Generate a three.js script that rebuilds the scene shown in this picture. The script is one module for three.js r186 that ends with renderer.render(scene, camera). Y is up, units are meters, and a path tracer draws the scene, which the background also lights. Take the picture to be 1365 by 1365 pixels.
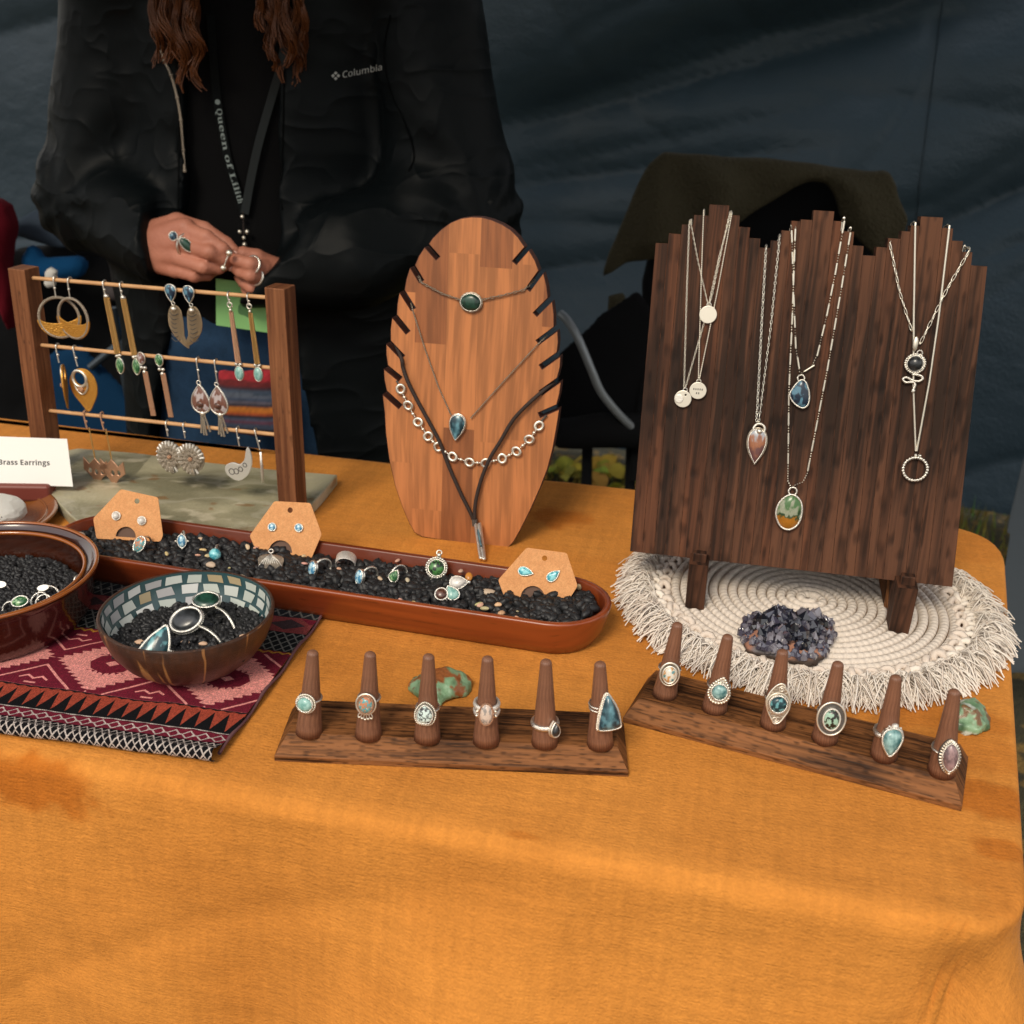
import * as THREE from 'three';
import { RoundedBoxGeometry } from 'three/addons/geometries/RoundedBoxGeometry.js';
import { mergeGeometries, mergeVertices } from 'three/addons/utils/BufferGeometryUtils.js';
import { FontLoader } from 'three/addons/loaders/FontLoader.js';

// ---------------------------------------------------------------- camera, sky, sun, exposure
const TOP = 0.74;                       // height of the table top
const FOCAL = 1530, SIDE = 1365;        // focal length and frame side of the photograph, in its pixels
const scene = new THREE.Scene();
const camera = new THREE.PerspectiveCamera(2 * Math.atan(SIDE / 2 / FOCAL) * 180 / Math.PI, 1, 0.05, 80);
camera.position.set(0, 1.24, 0);
camera.rotation.set(-23.7 * Math.PI / 180, 0, 0.03, 'YXZ');
camera.focus = .94; camera.userData.fStop = 10;
camera.updateMatrixWorld();
const renderer = new THREE.WebGLRenderer({ antialias: true });
renderer.setSize(1024, 1024);
renderer.toneMapping = THREE.LinearToneMapping;
renderer.toneMappingExposure = 1.25;
renderer.shadowMap.enabled = true;
{ // an overcast sky: brightest overhead, a little dimmer and warmer towards the horizon, dull ground below
  const w = 128, h = 64, d = new Float32Array(w * h * 4);
  for (let y = 0; y < h; y++) for (let x = 0; x < w; x++) {
    const e = Math.sin(((y + .5) / h - .5) * Math.PI), i = (y * w + x) * 4;
    const k = e > 0 ? .78 + .42 * e : .16 + .62 * Math.exp(e * 14);
    const a = Math.min(1, Math.abs(e) / .7); d[i] = k; d[i + 1] = k * (.96 + .04 * a); d[i + 2] = k * (e > 0 ? .86 + .2 * a : .8); d[i + 3] = 1;
  }
  const sky = new THREE.DataTexture(d, w, h, THREE.RGBAFormat, THREE.FloatType);
  sky.mapping = THREE.EquirectangularReflectionMapping; sky.magFilter = THREE.LinearFilter; sky.needsUpdate = true;
  scene.background = sky; scene.environment = sky;
}
const sun = new THREE.DirectionalLight(new THREE.Color(1, .88, .7), 2.1);
sun.position.set(-1.3, 3.7, 2.8).multiplyScalar(2); sun.target.position.set(0, .7, -1);
sun.castShadow = true; sun.shadow.radius = 34; sun.shadow.mapSize.set(2048, 2048);
Object.assign(sun.shadow.camera, { left: -3, right: 3, top: 3, bottom: -3, near: .5, far: 20 });
scene.add(sun, sun.target);

// ---------------------------------------------------------------- small helpers
const V = (x, y, z) => new THREE.Vector3(x, y, z), V2 = (x, y) => new THREE.Vector2(x, y);
const C = (r, g, b) => new THREE.Color().setRGB(r, g, b);
const { sin, cos, PI, abs, min, max, sqrt, floor, pow, hypot, atan2 } = Math;
const clamp = (x, a = 0, b = 1) => min(b, max(a, x)), lerp = (a, b, t) => a + (b - a) * t;
const sstep = (a, b, x) => { const t = clamp((x - a) / (b - a)); return t * t * (3 - 2 * t); };
const seeded = (s) => () => { s = (s + 0x6D2B79F5) | 0; let t = Math.imul(s ^ (s >>> 15), 1 | s); t = (t + Math.imul(t ^ (t >>> 7), 61 | t)) ^ t; return ((t ^ (t >>> 14)) >>> 0) / 4294967296; };
const hash = (x, y, z = 0) => { let h = Math.imul(x, 374761393) + Math.imul(y, 668265263) + Math.imul(z, 2147483647 ^ 0x5bd1e995); h = Math.imul(h ^ (h >>> 13), 1274126177); return ((h ^ (h >>> 16)) >>> 0) / 4294967296; };
const wrap = (i, p) => p ? ((i % p) + p) % p : i;
function noise(x, y, p = 0, q = 0, s = 0) {
  const i = floor(x), j = floor(y), u = x - i, v = y - j, a = u * u * (3 - 2 * u), b = v * v * (3 - 2 * v);
  const h = (m, n) => hash(wrap(i + m, p), wrap(j + n, q), s);
  return lerp(lerp(h(0, 0), h(1, 0), a), lerp(h(0, 1), h(1, 1), a), b);
}
function noise3(x, y, z) {
  const k = floor(z), w = z - k, c = w * w * (3 - 2 * w);
  return lerp(noise(x, y, 0, 0, k * 7 + 1), noise(x, y, 0, 0, k * 7 + 8), c);
}
function fbm(x, y, oct = 4, p = 0, q = 0, s = 0) { let a = .5, r = 0, n = 0; for (let o = 0; o < oct; o++) { r += a * noise(x, y, p, q, s + o * 17); n += a; a *= .5; x *= 2; y *= 2; p *= 2; q *= 2; } return r / n; }
const fbm3 = (x, y, z) => (noise3(x, y, z) * .55 + noise3(x * 2.1, y * 2.1, z * 2.1) * .3 + noise3(x * 4.3, y * 4.3, z * 4.3) * .15);

// pixel of the photograph -> point of the place, on a level plane, an upright plane or a given plane
const ray = (x, y) => V((x - SIDE / 2) / FOCAL, -(y - SIDE / 2) / FOCAL, -1).applyQuaternion(camera.quaternion);
const at = (x, y, h = 0) => { const d = ray(x, y); return d.multiplyScalar((TOP + h - 1.24) / d.y).add(camera.position); };
const deep = (x, y, z) => { const d = ray(x, y); return d.multiplyScalar(z / d.z).add(camera.position); };
class Plane { // o origin, u right, v up, n towards the viewer
  constructor(o, u, v) { this.o = o; this.u = u.clone().normalize(); this.n = this.u.clone().cross(v).normalize(); this.v = this.n.clone().cross(this.u).normalize(); }
  uv(x, y) { const d = ray(x, y), k = this.o.clone().sub(camera.position).dot(this.n) / d.dot(this.n), p = d.multiplyScalar(k).add(camera.position).sub(this.o); return V2(p.dot(this.u), p.dot(this.v)); }
  p(a, b, c = 0) { return this.o.clone().addScaledVector(this.u, a).addScaledVector(this.v, b).addScaledVector(this.n, c); }
  px(x, y, c = 0) { const q = this.uv(x, y); return this.p(q.x, q.y, c); }
  quat() { return new THREE.Quaternion().setFromRotationMatrix(new THREE.Matrix4().makeBasis(this.u, this.v, this.n)); }
  scale(x, y) { const a = this.uv(x - 20, y), b = this.uv(x + 20, y); return a.distanceTo(b) / 40; } // metres per pixel there
}
const standing = (a, b, lean = 0) => { // an upright plane over the ground line a-b, its top leaning back by lean
  const u = b.clone().sub(a).normalize(), back = V(u.z, 0, -u.x); if (back.z > 0) back.negate();
  return new Plane(a.clone(), u, V(0, cos(lean), 0).addScaledVector(back, sin(lean)));
};

// ---------------------------------------------------------------- naming, things and parts
const used = {};
const numbered = (n) => { const k = used[n] = (used[n] ?? -1) + 1; return k ? `${n}_${String(k).padStart(3, '0')}` : n; };
function tag(o, label, category, group, kind) { o.userData.label = label; o.userData.category = category; if (group) o.userData.group = group; if (kind) o.userData.kind = kind; return o; }
function thing(name, label, category, pos, group) { const o = new THREE.Group(); o.name = numbered(name); if (pos) o.position.copy(pos); scene.add(o); return tag(o, label, category, group); }
function part(parent, name, geo, mat, pos, rot) { const m = new THREE.Mesh(geo, mat); m.name = name; m.castShadow = m.receiveShadow = true; if (pos) m.position.copy(pos); if (rot) m.rotation.set(...rot); parent.add(m); return m; }
function solo(name, geo, mat, label, category, group, kind, pos) { const m = part(scene, numbered(name), geo, mat, pos); return tag(m, label, category, group, kind); }
const setting = (name, geo, mat) => { const m = part(scene, numbered(name), geo, mat); m.userData.kind = 'structure'; return m; };

// ---------------------------------------------------------------- geometry helpers
const move = (g, x, y, z) => (g.translate(x, y, z), g);
function plain(g) { const o = g.index ? g.toNonIndexed() : g.clone(); for (const k of Object.keys(o.attributes)) if (!['position', 'normal', 'uv'].includes(k)) o.deleteAttribute(k); if (!o.attributes.uv) o.setAttribute('uv', new THREE.BufferAttribute(new Float32Array(o.attributes.position.count * 2), 2)); return o; }
const join = (...l) => mergeGeometries(l.flat().map(plain));
function uvBox(g, grain = 'y', off = 0) { // uv in metres on every face, v along the grain
  const o = plain(g), p = o.attributes.position, n = new Float32Array(p.count * 2), ax = { x: 0, y: 1, z: 2 }[grain];
  const A = V(), B = V(), D = V(), N = V();
  for (let i = 0; i < p.count; i += 3) {
    A.fromBufferAttribute(p, i); B.fromBufferAttribute(p, i + 1); D.fromBufferAttribute(p, i + 2);
    N.copy(B).sub(A).cross(D.clone().sub(A)); const q = [abs(N.x), abs(N.y), abs(N.z)]; q[ax] = q[ax] > .9 * hypot(...q) ? 9e9 : -1;
    const dom = q.indexOf(max(...q)), side = [0, 1, 2].find((k) => k !== dom && k !== ax) ?? 0, along = dom === ax ? [0, 1, 2].find((k) => k !== ax && k !== side) : ax;
    [A, B, D].forEach((v, k) => { const c = v.toArray(); n[(i + k) * 2] = c[side] + off * 1.37 + dom * .013; n[(i + k) * 2 + 1] = c[along] * (dom === ax ? .3 : 1) + off; });
  }
  o.setAttribute('uv', new THREE.BufferAttribute(n, 2)); return o;
}
const block = (w, h, d, r = .001, grain = 'y', off = 0) => uvBox(new RoundedBoxGeometry(w, h, d, 2, min(r, w / 2.01, h / 2.01, d / 2.01)), grain, off);
const curve = (pts, closed = false, t = .5) => new THREE.CatmullRomCurve3(pts, closed, 'catmullrom', t);
const tube = (pts, r, seg = 40, rad = 8, closed = false) => new THREE.TubeGeometry(curve(pts, closed), seg, r, rad, closed);
const ball = (r, p, w = 8, h = 6) => { const g = new THREE.SphereGeometry(r, w, h); if (p) g.translate(p.x, p.y, p.z); return g; };
function polyTube(pts, r, rad = 6) { // straight pieces, mitred by short joints
  const out = [];
  for (let i = 0; i + 1 < pts.length; i++) { const d = pts[i + 1].clone().sub(pts[i]), g = new THREE.CylinderGeometry(r, r, d.length(), rad); g.applyQuaternion(new THREE.Quaternion().setFromUnitVectors(V(0, 1, 0), d.clone().normalize())); const m = pts[i].clone().add(pts[i + 1]).multiplyScalar(.5); out.push(move(g, m.x, m.y, m.z), ball(r, pts[i])); }
  out.push(ball(r, pts.at(-1))); return join(out);
}
const rod = (a, b, r, r2 = r, rad = 12) => { const d = b.clone().sub(a), g = new THREE.CylinderGeometry(r2, r, d.length(), rad); g.applyQuaternion(new THREE.Quaternion().setFromUnitVectors(V(0, 1, 0), d.normalize())); const m = a.clone().add(b).multiplyScalar(.5); return move(g, m.x, m.y, m.z); };
function lathe(prof, seg = 64) { return new THREE.LatheGeometry(prof.map(([r, y]) => V2(r, y)), seg); }
function surface(nu, nv, fn, closedU = false) { // fn(s, t) -> {p, uv}; a grid with smooth normals
  const P = [], U = [], I = [], W = nu + 1;
  for (let j = 0; j <= nv; j++) for (let i = 0; i <= nu; i++) { const q = fn(i / nu, j / nv); P.push(q.p.x, q.p.y, q.p.z); U.push(q.uv ? q.uv[0] : i / nu, q.uv ? q.uv[1] : j / nv); }
  for (let j = 0; j < nv; j++) for (let i = 0; i < nu; i++) { const a = j * W + i; I.push(a, a + 1, a + W, a + 1, a + W + 1, a + W); }
  const g = new THREE.BufferGeometry(); g.setAttribute('position', new THREE.Float32BufferAttribute(P, 3)); g.setAttribute('uv', new THREE.Float32BufferAttribute(U, 2)); g.setIndex(I); g.computeVertexNormals();
  if (closedU) { const n = g.attributes.normal; for (let j = 0; j <= nv; j++) { const a = j * W, b = a + nu, x = n.getX(a) + n.getX(b), y = n.getY(a) + n.getY(b), z = n.getZ(a) + n.getZ(b), l = hypot(x, y, z) || 1; n.setXYZ(a, x / l, y / l, z / l); n.setXYZ(b, x / l, y / l, z / l); } }
  return g;
}
function nets(lo, hi, cell, f, uv) { // surface nets of the field f (negative inside)
  const n = [0, 1, 2].map((k) => Math.ceil((hi.getComponent(k) - lo.getComponent(k)) / cell) + 1), [nx, ny, nz] = n, F = new Float32Array(nx * ny * nz);
  const id = (i, j, k) => i + nx * (j + ny * k);
  for (let k = 0; k < nz; k++) for (let j = 0; j < ny; j++) for (let i = 0; i < nx; i++) F[id(i, j, k)] = f(lo.x + i * cell, lo.y + j * cell, lo.z + k * cell);
  const idx = new Int32Array(nx * ny * nz).fill(-1), P = [], U = [], I = [], E = [[0, 1], [0, 2], [0, 4], [1, 3], [1, 5], [2, 3], [2, 6], [3, 7], [4, 5], [4, 6], [5, 7], [6, 7]];
  for (let k = 0; k < nz - 1; k++) for (let j = 0; j < ny - 1; j++) for (let i = 0; i < nx - 1; i++) {
    const v = []; let m = 0;
    for (let c = 0; c < 8; c++) { v[c] = F[id(i + (c & 1), j + ((c >> 1) & 1), k + (c >> 2))]; if (v[c] < 0) m |= 1 << c; }
    if (m === 0 || m === 255) continue;
    let x = 0, y = 0, z = 0, q = 0;
    for (const [a, b] of E) if ((v[a] < 0) !== (v[b] < 0)) { const t = v[a] / (v[a] - v[b]); x += lerp(a & 1, b & 1, t); y += lerp((a >> 1) & 1, (b >> 1) & 1, t); z += lerp(a >> 2, b >> 2, t); q++; }
    idx[id(i, j, k)] = P.length / 3; P.push(lo.x + (i + x / q) * cell, lo.y + (j + y / q) * cell, lo.z + (k + z / q) * cell);
  }
  const quad = (a, b, c, d, flip) => { if (a < 0 || b < 0 || c < 0 || d < 0) return; flip ? I.push(a, c, b, a, d, c) : I.push(a, b, c, a, c, d); };
  for (let k = 1; k < nz - 1; k++) for (let j = 1; j < ny - 1; j++) for (let i = 1; i < nx - 1; i++) {
    const s = F[id(i, j, k)] < 0;
    if (s !== F[id(i + 1, j, k)] < 0) quad(idx[id(i, j - 1, k - 1)], idx[id(i, j, k - 1)], idx[id(i, j, k)], idx[id(i, j - 1, k)], !s);
    if (s !== F[id(i, j + 1, k)] < 0) quad(idx[id(i - 1, j, k - 1)], idx[id(i - 1, j, k)], idx[id(i, j, k)], idx[id(i, j, k - 1)], !s);
    if (s !== F[id(i, j, k + 1)] < 0) quad(idx[id(i - 1, j - 1, k)], idx[id(i, j - 1, k)], idx[id(i, j, k)], idx[id(i - 1, j, k)], !s);
  }
  for (let i = 0; i < P.length; i += 3) U.push(...(uv ? uv(P[i], P[i + 1], P[i + 2]) : [P[i], P[i + 1]]));
  const g = new THREE.BufferGeometry(); g.setAttribute('position', new THREE.Float32BufferAttribute(P, 3)); g.setAttribute('uv', new THREE.Float32BufferAttribute(U, 2)); g.setIndex(I); g.computeVertexNormals(); return g;
}
const smin = (a, b, k) => { const h = max(k - abs(a - b), 0) / k; return min(a, b) - h * h * k * .25; };
const cone = (a, b, ra, rb, sz = 1, zc = 0) => (x, y, z) => { // tapered capsule; sz > 1 flattens it in depth about zc
  const Z = (q) => (q - zc) * sz, bx = b.x - a.x, by = b.y - a.y, bz = Z(b.z) - Z(a.z), px = x - a.x, py = y - a.y, pz = Z(z) - Z(a.z);
  const t = clamp((px * bx + py * by + pz * bz) / (bx * bx + by * by + bz * bz + 1e-12)); return hypot(px - bx * t, py - by * t, pz - bz * t) - lerp(ra, rb, t);
};
function polyDist(P) { // signed distance to a closed 2-D polygon, negative inside
  return (x, y) => { let d = 1e9, s = 1; for (let i = 0, j = P.length - 1; i < P.length; j = i++) { const e0 = P[j].x - P[i].x, e1 = P[j].y - P[i].y, w0 = x - P[i].x, w1 = y - P[i].y, t = clamp((w0 * e0 + w1 * e1) / (e0 * e0 + e1 * e1)); d = min(d, (w0 - e0 * t) ** 2 + (w1 - e1 * t) ** 2); const c1 = y >= P[i].y, c2 = y < P[j].y, c3 = e0 * w1 > e1 * w0; if ((c1 && c2 && c3) || (!c1 && !c2 && !c3)) s = -s; } return s * sqrt(d); };
}
function puff(plane, pix, thick, opt = {}) { // a soft padded panel with the outline pix, thick in the middle, creased
  const { cell = .009, crease = .008, freq = 9, round = .03, seed = 0, stretch = 1, pleat = 0, pleats = 30 } = opt, P = pix.map(([x, y]) => plane.uv(x, y)), D = polyDist(P), xs = P.map((p) => p.x), ys = P.map((p) => p.y);
  const g = nets(V(min(...xs) - .04, min(...ys) - .04, -thick - .03), V(max(...xs) + .04, max(...ys) + .04, thick + .03), cell, (x, y, z) => {
    const d = D(x, y), n = (fbm3(x * freq + seed, y * freq * stretch, z * freq + seed) - .5) * 2 * crease , t = thick * sqrt(clamp(-d / round + .15, .12, 1)) + (pleat ? pleat * sstep(0, .04, -d) * sin(x * pleats + y * 9 + fbm3(x * 5 + 9, y * 5 + 9, 1) * 6) : 0); return max(d * .9, abs(z) - t) + n;
  });
  return g;
}
// ---------------------------------------------------------------- procedural materials
const srgb = (c) => 255 * (c <= .0031308 ? 12.92 * c : 1.055 * pow(c, 1 / 2.4) - .055);
function colorTex(w, h, fn, size) { // fn(u, v) -> linear rgb; size in metres of one repeat
  const d = new Uint8Array(w * h * 4);
  for (let y = 0; y < h; y++) for (let x = 0; x < w; x++) { const c = fn(x / w, y / h), i = (y * w + x) * 4; for (let k = 0; k < 3; k++) d[i + k] = srgb(clamp(c[k])); d[i + 3] = 255; }
  const t = new THREE.DataTexture(d, w, h); t.colorSpace = THREE.SRGBColorSpace; return finish(t, size);
}
function grayTex(w, h, fn, size) { const d = new Uint8Array(w * h * 4); for (let y = 0; y < h; y++) for (let x = 0; x < w; x++) { const c = 255 * clamp(fn(x / w, y / h)), i = (y * w + x) * 4; d[i] = d[i + 1] = d[i + 2] = c; d[i + 3] = 255; } return finish(new THREE.DataTexture(d, w, h), size); }
function finish(t, size) { t.wrapS = t.wrapT = THREE.RepeatWrapping; t.magFilter = THREE.LinearFilter; t.minFilter = THREE.LinearMipmapLinearFilter; t.generateMipmaps = true; if (size) t.repeat.set(1 / size[0], 1 / size[1]); t.needsUpdate = true; return t; }
const mix3 = (a, b, t) => [lerp(a[0], b[0], t), lerp(a[1], b[1], t), lerp(a[2], b[2], t)];
const mul3 = (a, k) => [a[0] * k, a[1] * k, a[2] * k];
const std = (o) => new THREE.MeshStandardMaterial(o), phys = (o) => new THREE.MeshPhysicalMaterial(o);

// wood: long streaks along v, pores, slow drift of tone
function woodMaps(dark, light, { w = 256, h = 1024, size = [.12, .48], streak = 26, pores = .35, wave = .06, seed = 0, blotch = .25, dark: deepPore = .5 } = {}) {
  const val = (u, v) => {
    const bend = (fbm(u * 3, v * 4, 3, 3, 4, seed) - .5) * wave, x = u + bend;
    const g = fbm(((x % 1) + 1) % 1 * streak, v * 3, 4, streak, 3, seed + 3), f = fbm(((x % 1) + 1) % 1 * streak * 3, v * 9, 3, streak * 3, 9, seed + 9);
    return clamp(g * .65 + f * .35 + (fbm(u * 2, v * 4, 2, 2, 4, seed + 5) - .5) * blotch * 2);
  };
  const pore = (u, v) => { const p = noise(u * 90, v * 46, 90, 46, seed + 40); return p > 1 - pores * .5 ? (p - 1 + pores * .5) * 2 / pores : 0; };
  const map = colorTex(w, h, (u, v) => mul3(mix3(dark, light, sstep(.22, .78, val(u, v))), 1 - deepPore * pore(u, v)), size);
  const bumpMap = grayTex(w / 2, h / 2, (u, v) => .5 + .4 * (val(u, v) - .5) - .5 * pore(u, v), size);
  return { map, bumpMap };
}
const M = {};
M.walnut = phys({ specularIntensity: .25, ...woodMaps([.028, .011, .0045], [.225, .09, .031], { streak: 26, pores: .95, seed: 2, size: [.075, .26], blotch: .3, w: 384, dark: .7 }), bumpScale: .0006, roughness: .58 });
M.cone = std({ ...woodMaps([.12, .05, .027], [.25, .112, .062], { streak: 18, pores: .35, size: [.07, .28], seed: 12, w: 128, h: 512, blotch: .12 }), bumpScale: .0002, roughness: .5 });
M.scorched = phys({ specularIntensity: .4, ...woodMaps([.025, .0125, .008], [.112, .047, .025], { streak: 70, pores: .8, size: [.32, .6], seed: 21, blotch: .42, w: 768, h: 1024, wave: .03, dark: .6 }), bumpScale: .0009, roughness: .7 });
M.scorchedDark = M.scorched.clone(); M.scorchedDark.color = C(.86, .84, .83);
M.scorchedWarm = M.scorched.clone(); M.scorchedWarm.color = C(1.1, 1.0, .93);
M.redwood = phys({ specularIntensity: .5, ...woodMaps([.1, .034, .014], [.25, .1, .042], { streak: 20, pores: .4, seed: 31, w: 128, h: 512, size: [.1, .4] }), bumpScale: .0003, roughness: .55 });
M.teak = phys({ ...woodMaps([.125, .021, .005], [.27, .054, .011], { streak: 9, pores: .25, seed: 41, size: [.2, .8] }), bumpScale: .0001, roughness: .36, clearcoat: .35, clearcoatRoughness: .3 });
{ // the oval board: edge-glued beech strips with finger-jointed blocks of different tone
  const blocks = (u, v) => { const x = u * .3, y = v * .4, s = floor(x / .031), o = hash(s, 5) * .3, b = floor((y + o) / .17 + .0 * s), j = (abs(((x / .031) % 1) - .5) > .493); return { t: hash(s, b, 11), s, b, j }; };
  const q = woodMaps([.33, .135, .05], [.56, .27, .115], { streak: 34, pores: .2, seed: 51 });
  const map = colorTex(768, 1024, (u, v) => {
    const k = blocks(u, v), x = u + k.t * 3.3 + (fbm(u * 5, v * 3, 2) - .5) * .03, g = fbm(x * 60, v * 5 + k.b * 9, 4, 0, 0, k.b * 3 + 1) * .6 + fbm(x * 190, v * 12, 3) * .4;
    const arch = .5 + .5 * sin((x * 40 + pow(abs(v - .5 + k.t * .4), 1.4) * 14) * 2.2), tone = mix3([.45, .165, .054], [.24, .078, .025], k.t > .68 ? .85 : k.t * .3);
    return mul3(mix3(mul3(tone, .7), mul3(tone, 1.14), sstep(.28, .74, g * .9 + arch * .1)), k.j ? .86 : 1);
  }, [.3, .4]);
  M.beech = std({ map, bumpMap: q.bumpMap, bumpScale: .0002, roughness: .48 });
  M.beechEdge = std({ color: C(.11, .042, .018), roughness: .7, map: q.map });
}
M.dowel = std({ ...woodMaps([.4, .2, .085], [.62, .36, .17], { w: 64, h: 256, size: [.03, .2], seed: 61 }), bumpScale: .0001, roughness: .6 });

const fabric = (o) => phys({ specularIntensity: .25, roughness: .92, ...o });
const grainBump = grayTex(256, 256, (u, v) => fbm(u * 40, v * 40, 4, 40, 40, 3), [.12, .12]);
const weave = grayTex(256, 256, (u, v) => { const a = sin(u * 2 * PI * 32), b = sin(v * 2 * PI * 32); return .5 + .22 * (floor(u * 32) + floor(v * 32) & 1 ? abs(a) : abs(b)) * 1.4 - .15 + .35 * (fbm(u * 64, v * 8, 3, 64, 8, 1) + fbm(u * 8, v * 64, 3, 8, 64, 2) - 1); }, [.03, .03]);
const silverBump = grayTex(64, 64, (u, v) => fbm(u * 9, v * 9, 3, 9, 9, 5), [.01, .01]);
M.silver = std({ color: C(.8, .77, .7), metalness: 1, roughness: .3, bumpMap: silverBump, bumpScale: .00012 });
M.paleSilver = std({ color: C(.8, .75, .65), metalness: 1, roughness: .44 });
M.satin = std({ color: C(.8, .77, .71), metalness: .85, roughness: .5, bumpMap: silverBump, bumpScale: .0001 });
M.oxide = std({ color: C(.13, .12, .11), metalness: .8, roughness: .5, bumpMap: silverBump, bumpScale: .0002 });
M.agedSilver = std({ color: C(.4, .34, .27), metalness: .9, roughness: .42, bumpMap: silverBump, bumpScale: .0004 });
M.copper = std({ color: C(.62, .36, .23), metalness: .9, roughness: .42, bumpMap: silverBump, bumpScale: .0004 });
M.brass = std({ color: C(.62, .31, .06), metalness: .85, roughness: .46, bumpMap: silverBump, bumpScale: .0006 });
M.bronze = std({ color: C(.6, .35, .12), metalness: .85, roughness: .44, bumpMap: silverBump, bumpScale: .0008 });
M.wing = std({ color: C(.4, .3, .19), metalness: .85, roughness: .42, bumpMap: silverBump, bumpScale: .0008 });
M.cord = std({ color: C(.022, .012, .009), roughness: .75 });
M.black = std({ color: C(.006, .006, .007), roughness: .95 });

// stones: each kind its own cut of rock
const stones = {};
function stone(kind) {
  if (stones[kind]) return stones[kind];
  const s = kind.length * 31 + kind.charCodeAt(0) * 7 + kind.charCodeAt(kind.length - 1);
  const F = {
    aqua: (n, m) => mix3([.03, .12, .13], [.28, .46, .45], n), teal: (n, m) => mix3([.004, .035, .046], [.12, .33, .36], sstep(.45, .78, n) * .9),
    green_vein: (n, m) => mix3([.015, .014, .01], [.3, .47, .36], sstep(.06, .16, abs(m - .5))), white_vein: (n, m) => mix3([.03, .03, .035], [.56, .68, .64], sstep(.02, .1, abs(m - .5))),
    multi: (n, m) => mix3(mix3([.08, .3, .32], [.45, .18, .09], sstep(.4, .6, n)), [.62, .55, .45], sstep(.55, .7, m)), peach: (n, m) => mix3([.25, .22, .2], [.56, .44, .36], sstep(.3, .55, n)),
    black: (n, m) => mix3([.008, .009, .01], [.04, .045, .05], n * n), navy: (n, m) => mix3([.01, .022, .045], [.08, .19, .27], sstep(.42, .8, n)), blueteal: (n, m, v, u) => mix3([.006, .03, .045], [.12, .28, .34], clamp(sstep(.3, .9, n) * .55 + .6 * Math.exp(-(((u - .5 - (v - .5) * .25) / .14) ** 2)) * (.6 + .4 * m))),
    ivory: (n, m) => mix3(mix3([.62, .6, .52], [.5, .26, .1], sstep(.56, .64, n)), [.1, .24, .25], sstep(.66, .72, m)), mauve: (n, m) => mix3([.11, .07, .075], [.34, .22, .22], n),
    sky: (n, m) => mix3([.06, .22, .38], [.4, .6, .68], sstep(.3, .7, n)), turquoise: (n, m) => mix3([.05, .32, .4], [.25, .62, .66], sstep(.25, .6, n)), green: (n, m) => mix3([.02, .1, .035], [.24, .42, .2], sstep(.3, .7, n)),
    mint: (n, m) => mix3([.12, .3, .27], [.34, .55, .5], n), pearl: (n, m) => mix3([.5, .47, .43], [.78, .76, .72], n), garnet: (n, m) => mix3([.04, .014, .008], [.2, .08, .05], n * n),
    agate: (n, m) => mix3([.16, .07, .05], [.42, .36, .36], sstep(.4, .66, n)), fire: (n, m) => mix3([.01, .02, .012], [.06, .2, .05], sstep(.5, .75, n)), dark_green: (n, m) => mix3([.004, .014, .01], [.016, .07, .045], n),
    sunset: (n, m, v) => mix3(mix3([.13, .06, .058], [.3, .12, .06], sstep(.35, .75, v + (n - .5) * .6)), [.33, .36, .4], sstep(.74, .9, v + (n - .5) * .3)), moss: (n, m, v) => mix3(mix3([.34, .13, .012], [.02, .05, .02], sstep(.36, .44, v + (n - .5) * .3)), mix3([.05, .13, .035], [.26, .28, .2], sstep(.45, .8, n)), sstep(.48, .56, v + (n - .5) * .4)),
  }[kind];
  const map = colorTex(64, 64, (u, v) => mul3(F(clamp((fbm(u * 5 + s, v * 5, 4, 0, 0, s) - .5) * 1.8 + .5), fbm(u * 4 + 9, v * 4 + s, 3, 0, 0, s + 9), v, u), .85 + .3 * noise(u * 40, v * 40)));
  return stones[kind] = phys({ map, roughness: .34, clearcoat: .28, clearcoatRoughness: .15 });
}
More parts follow.
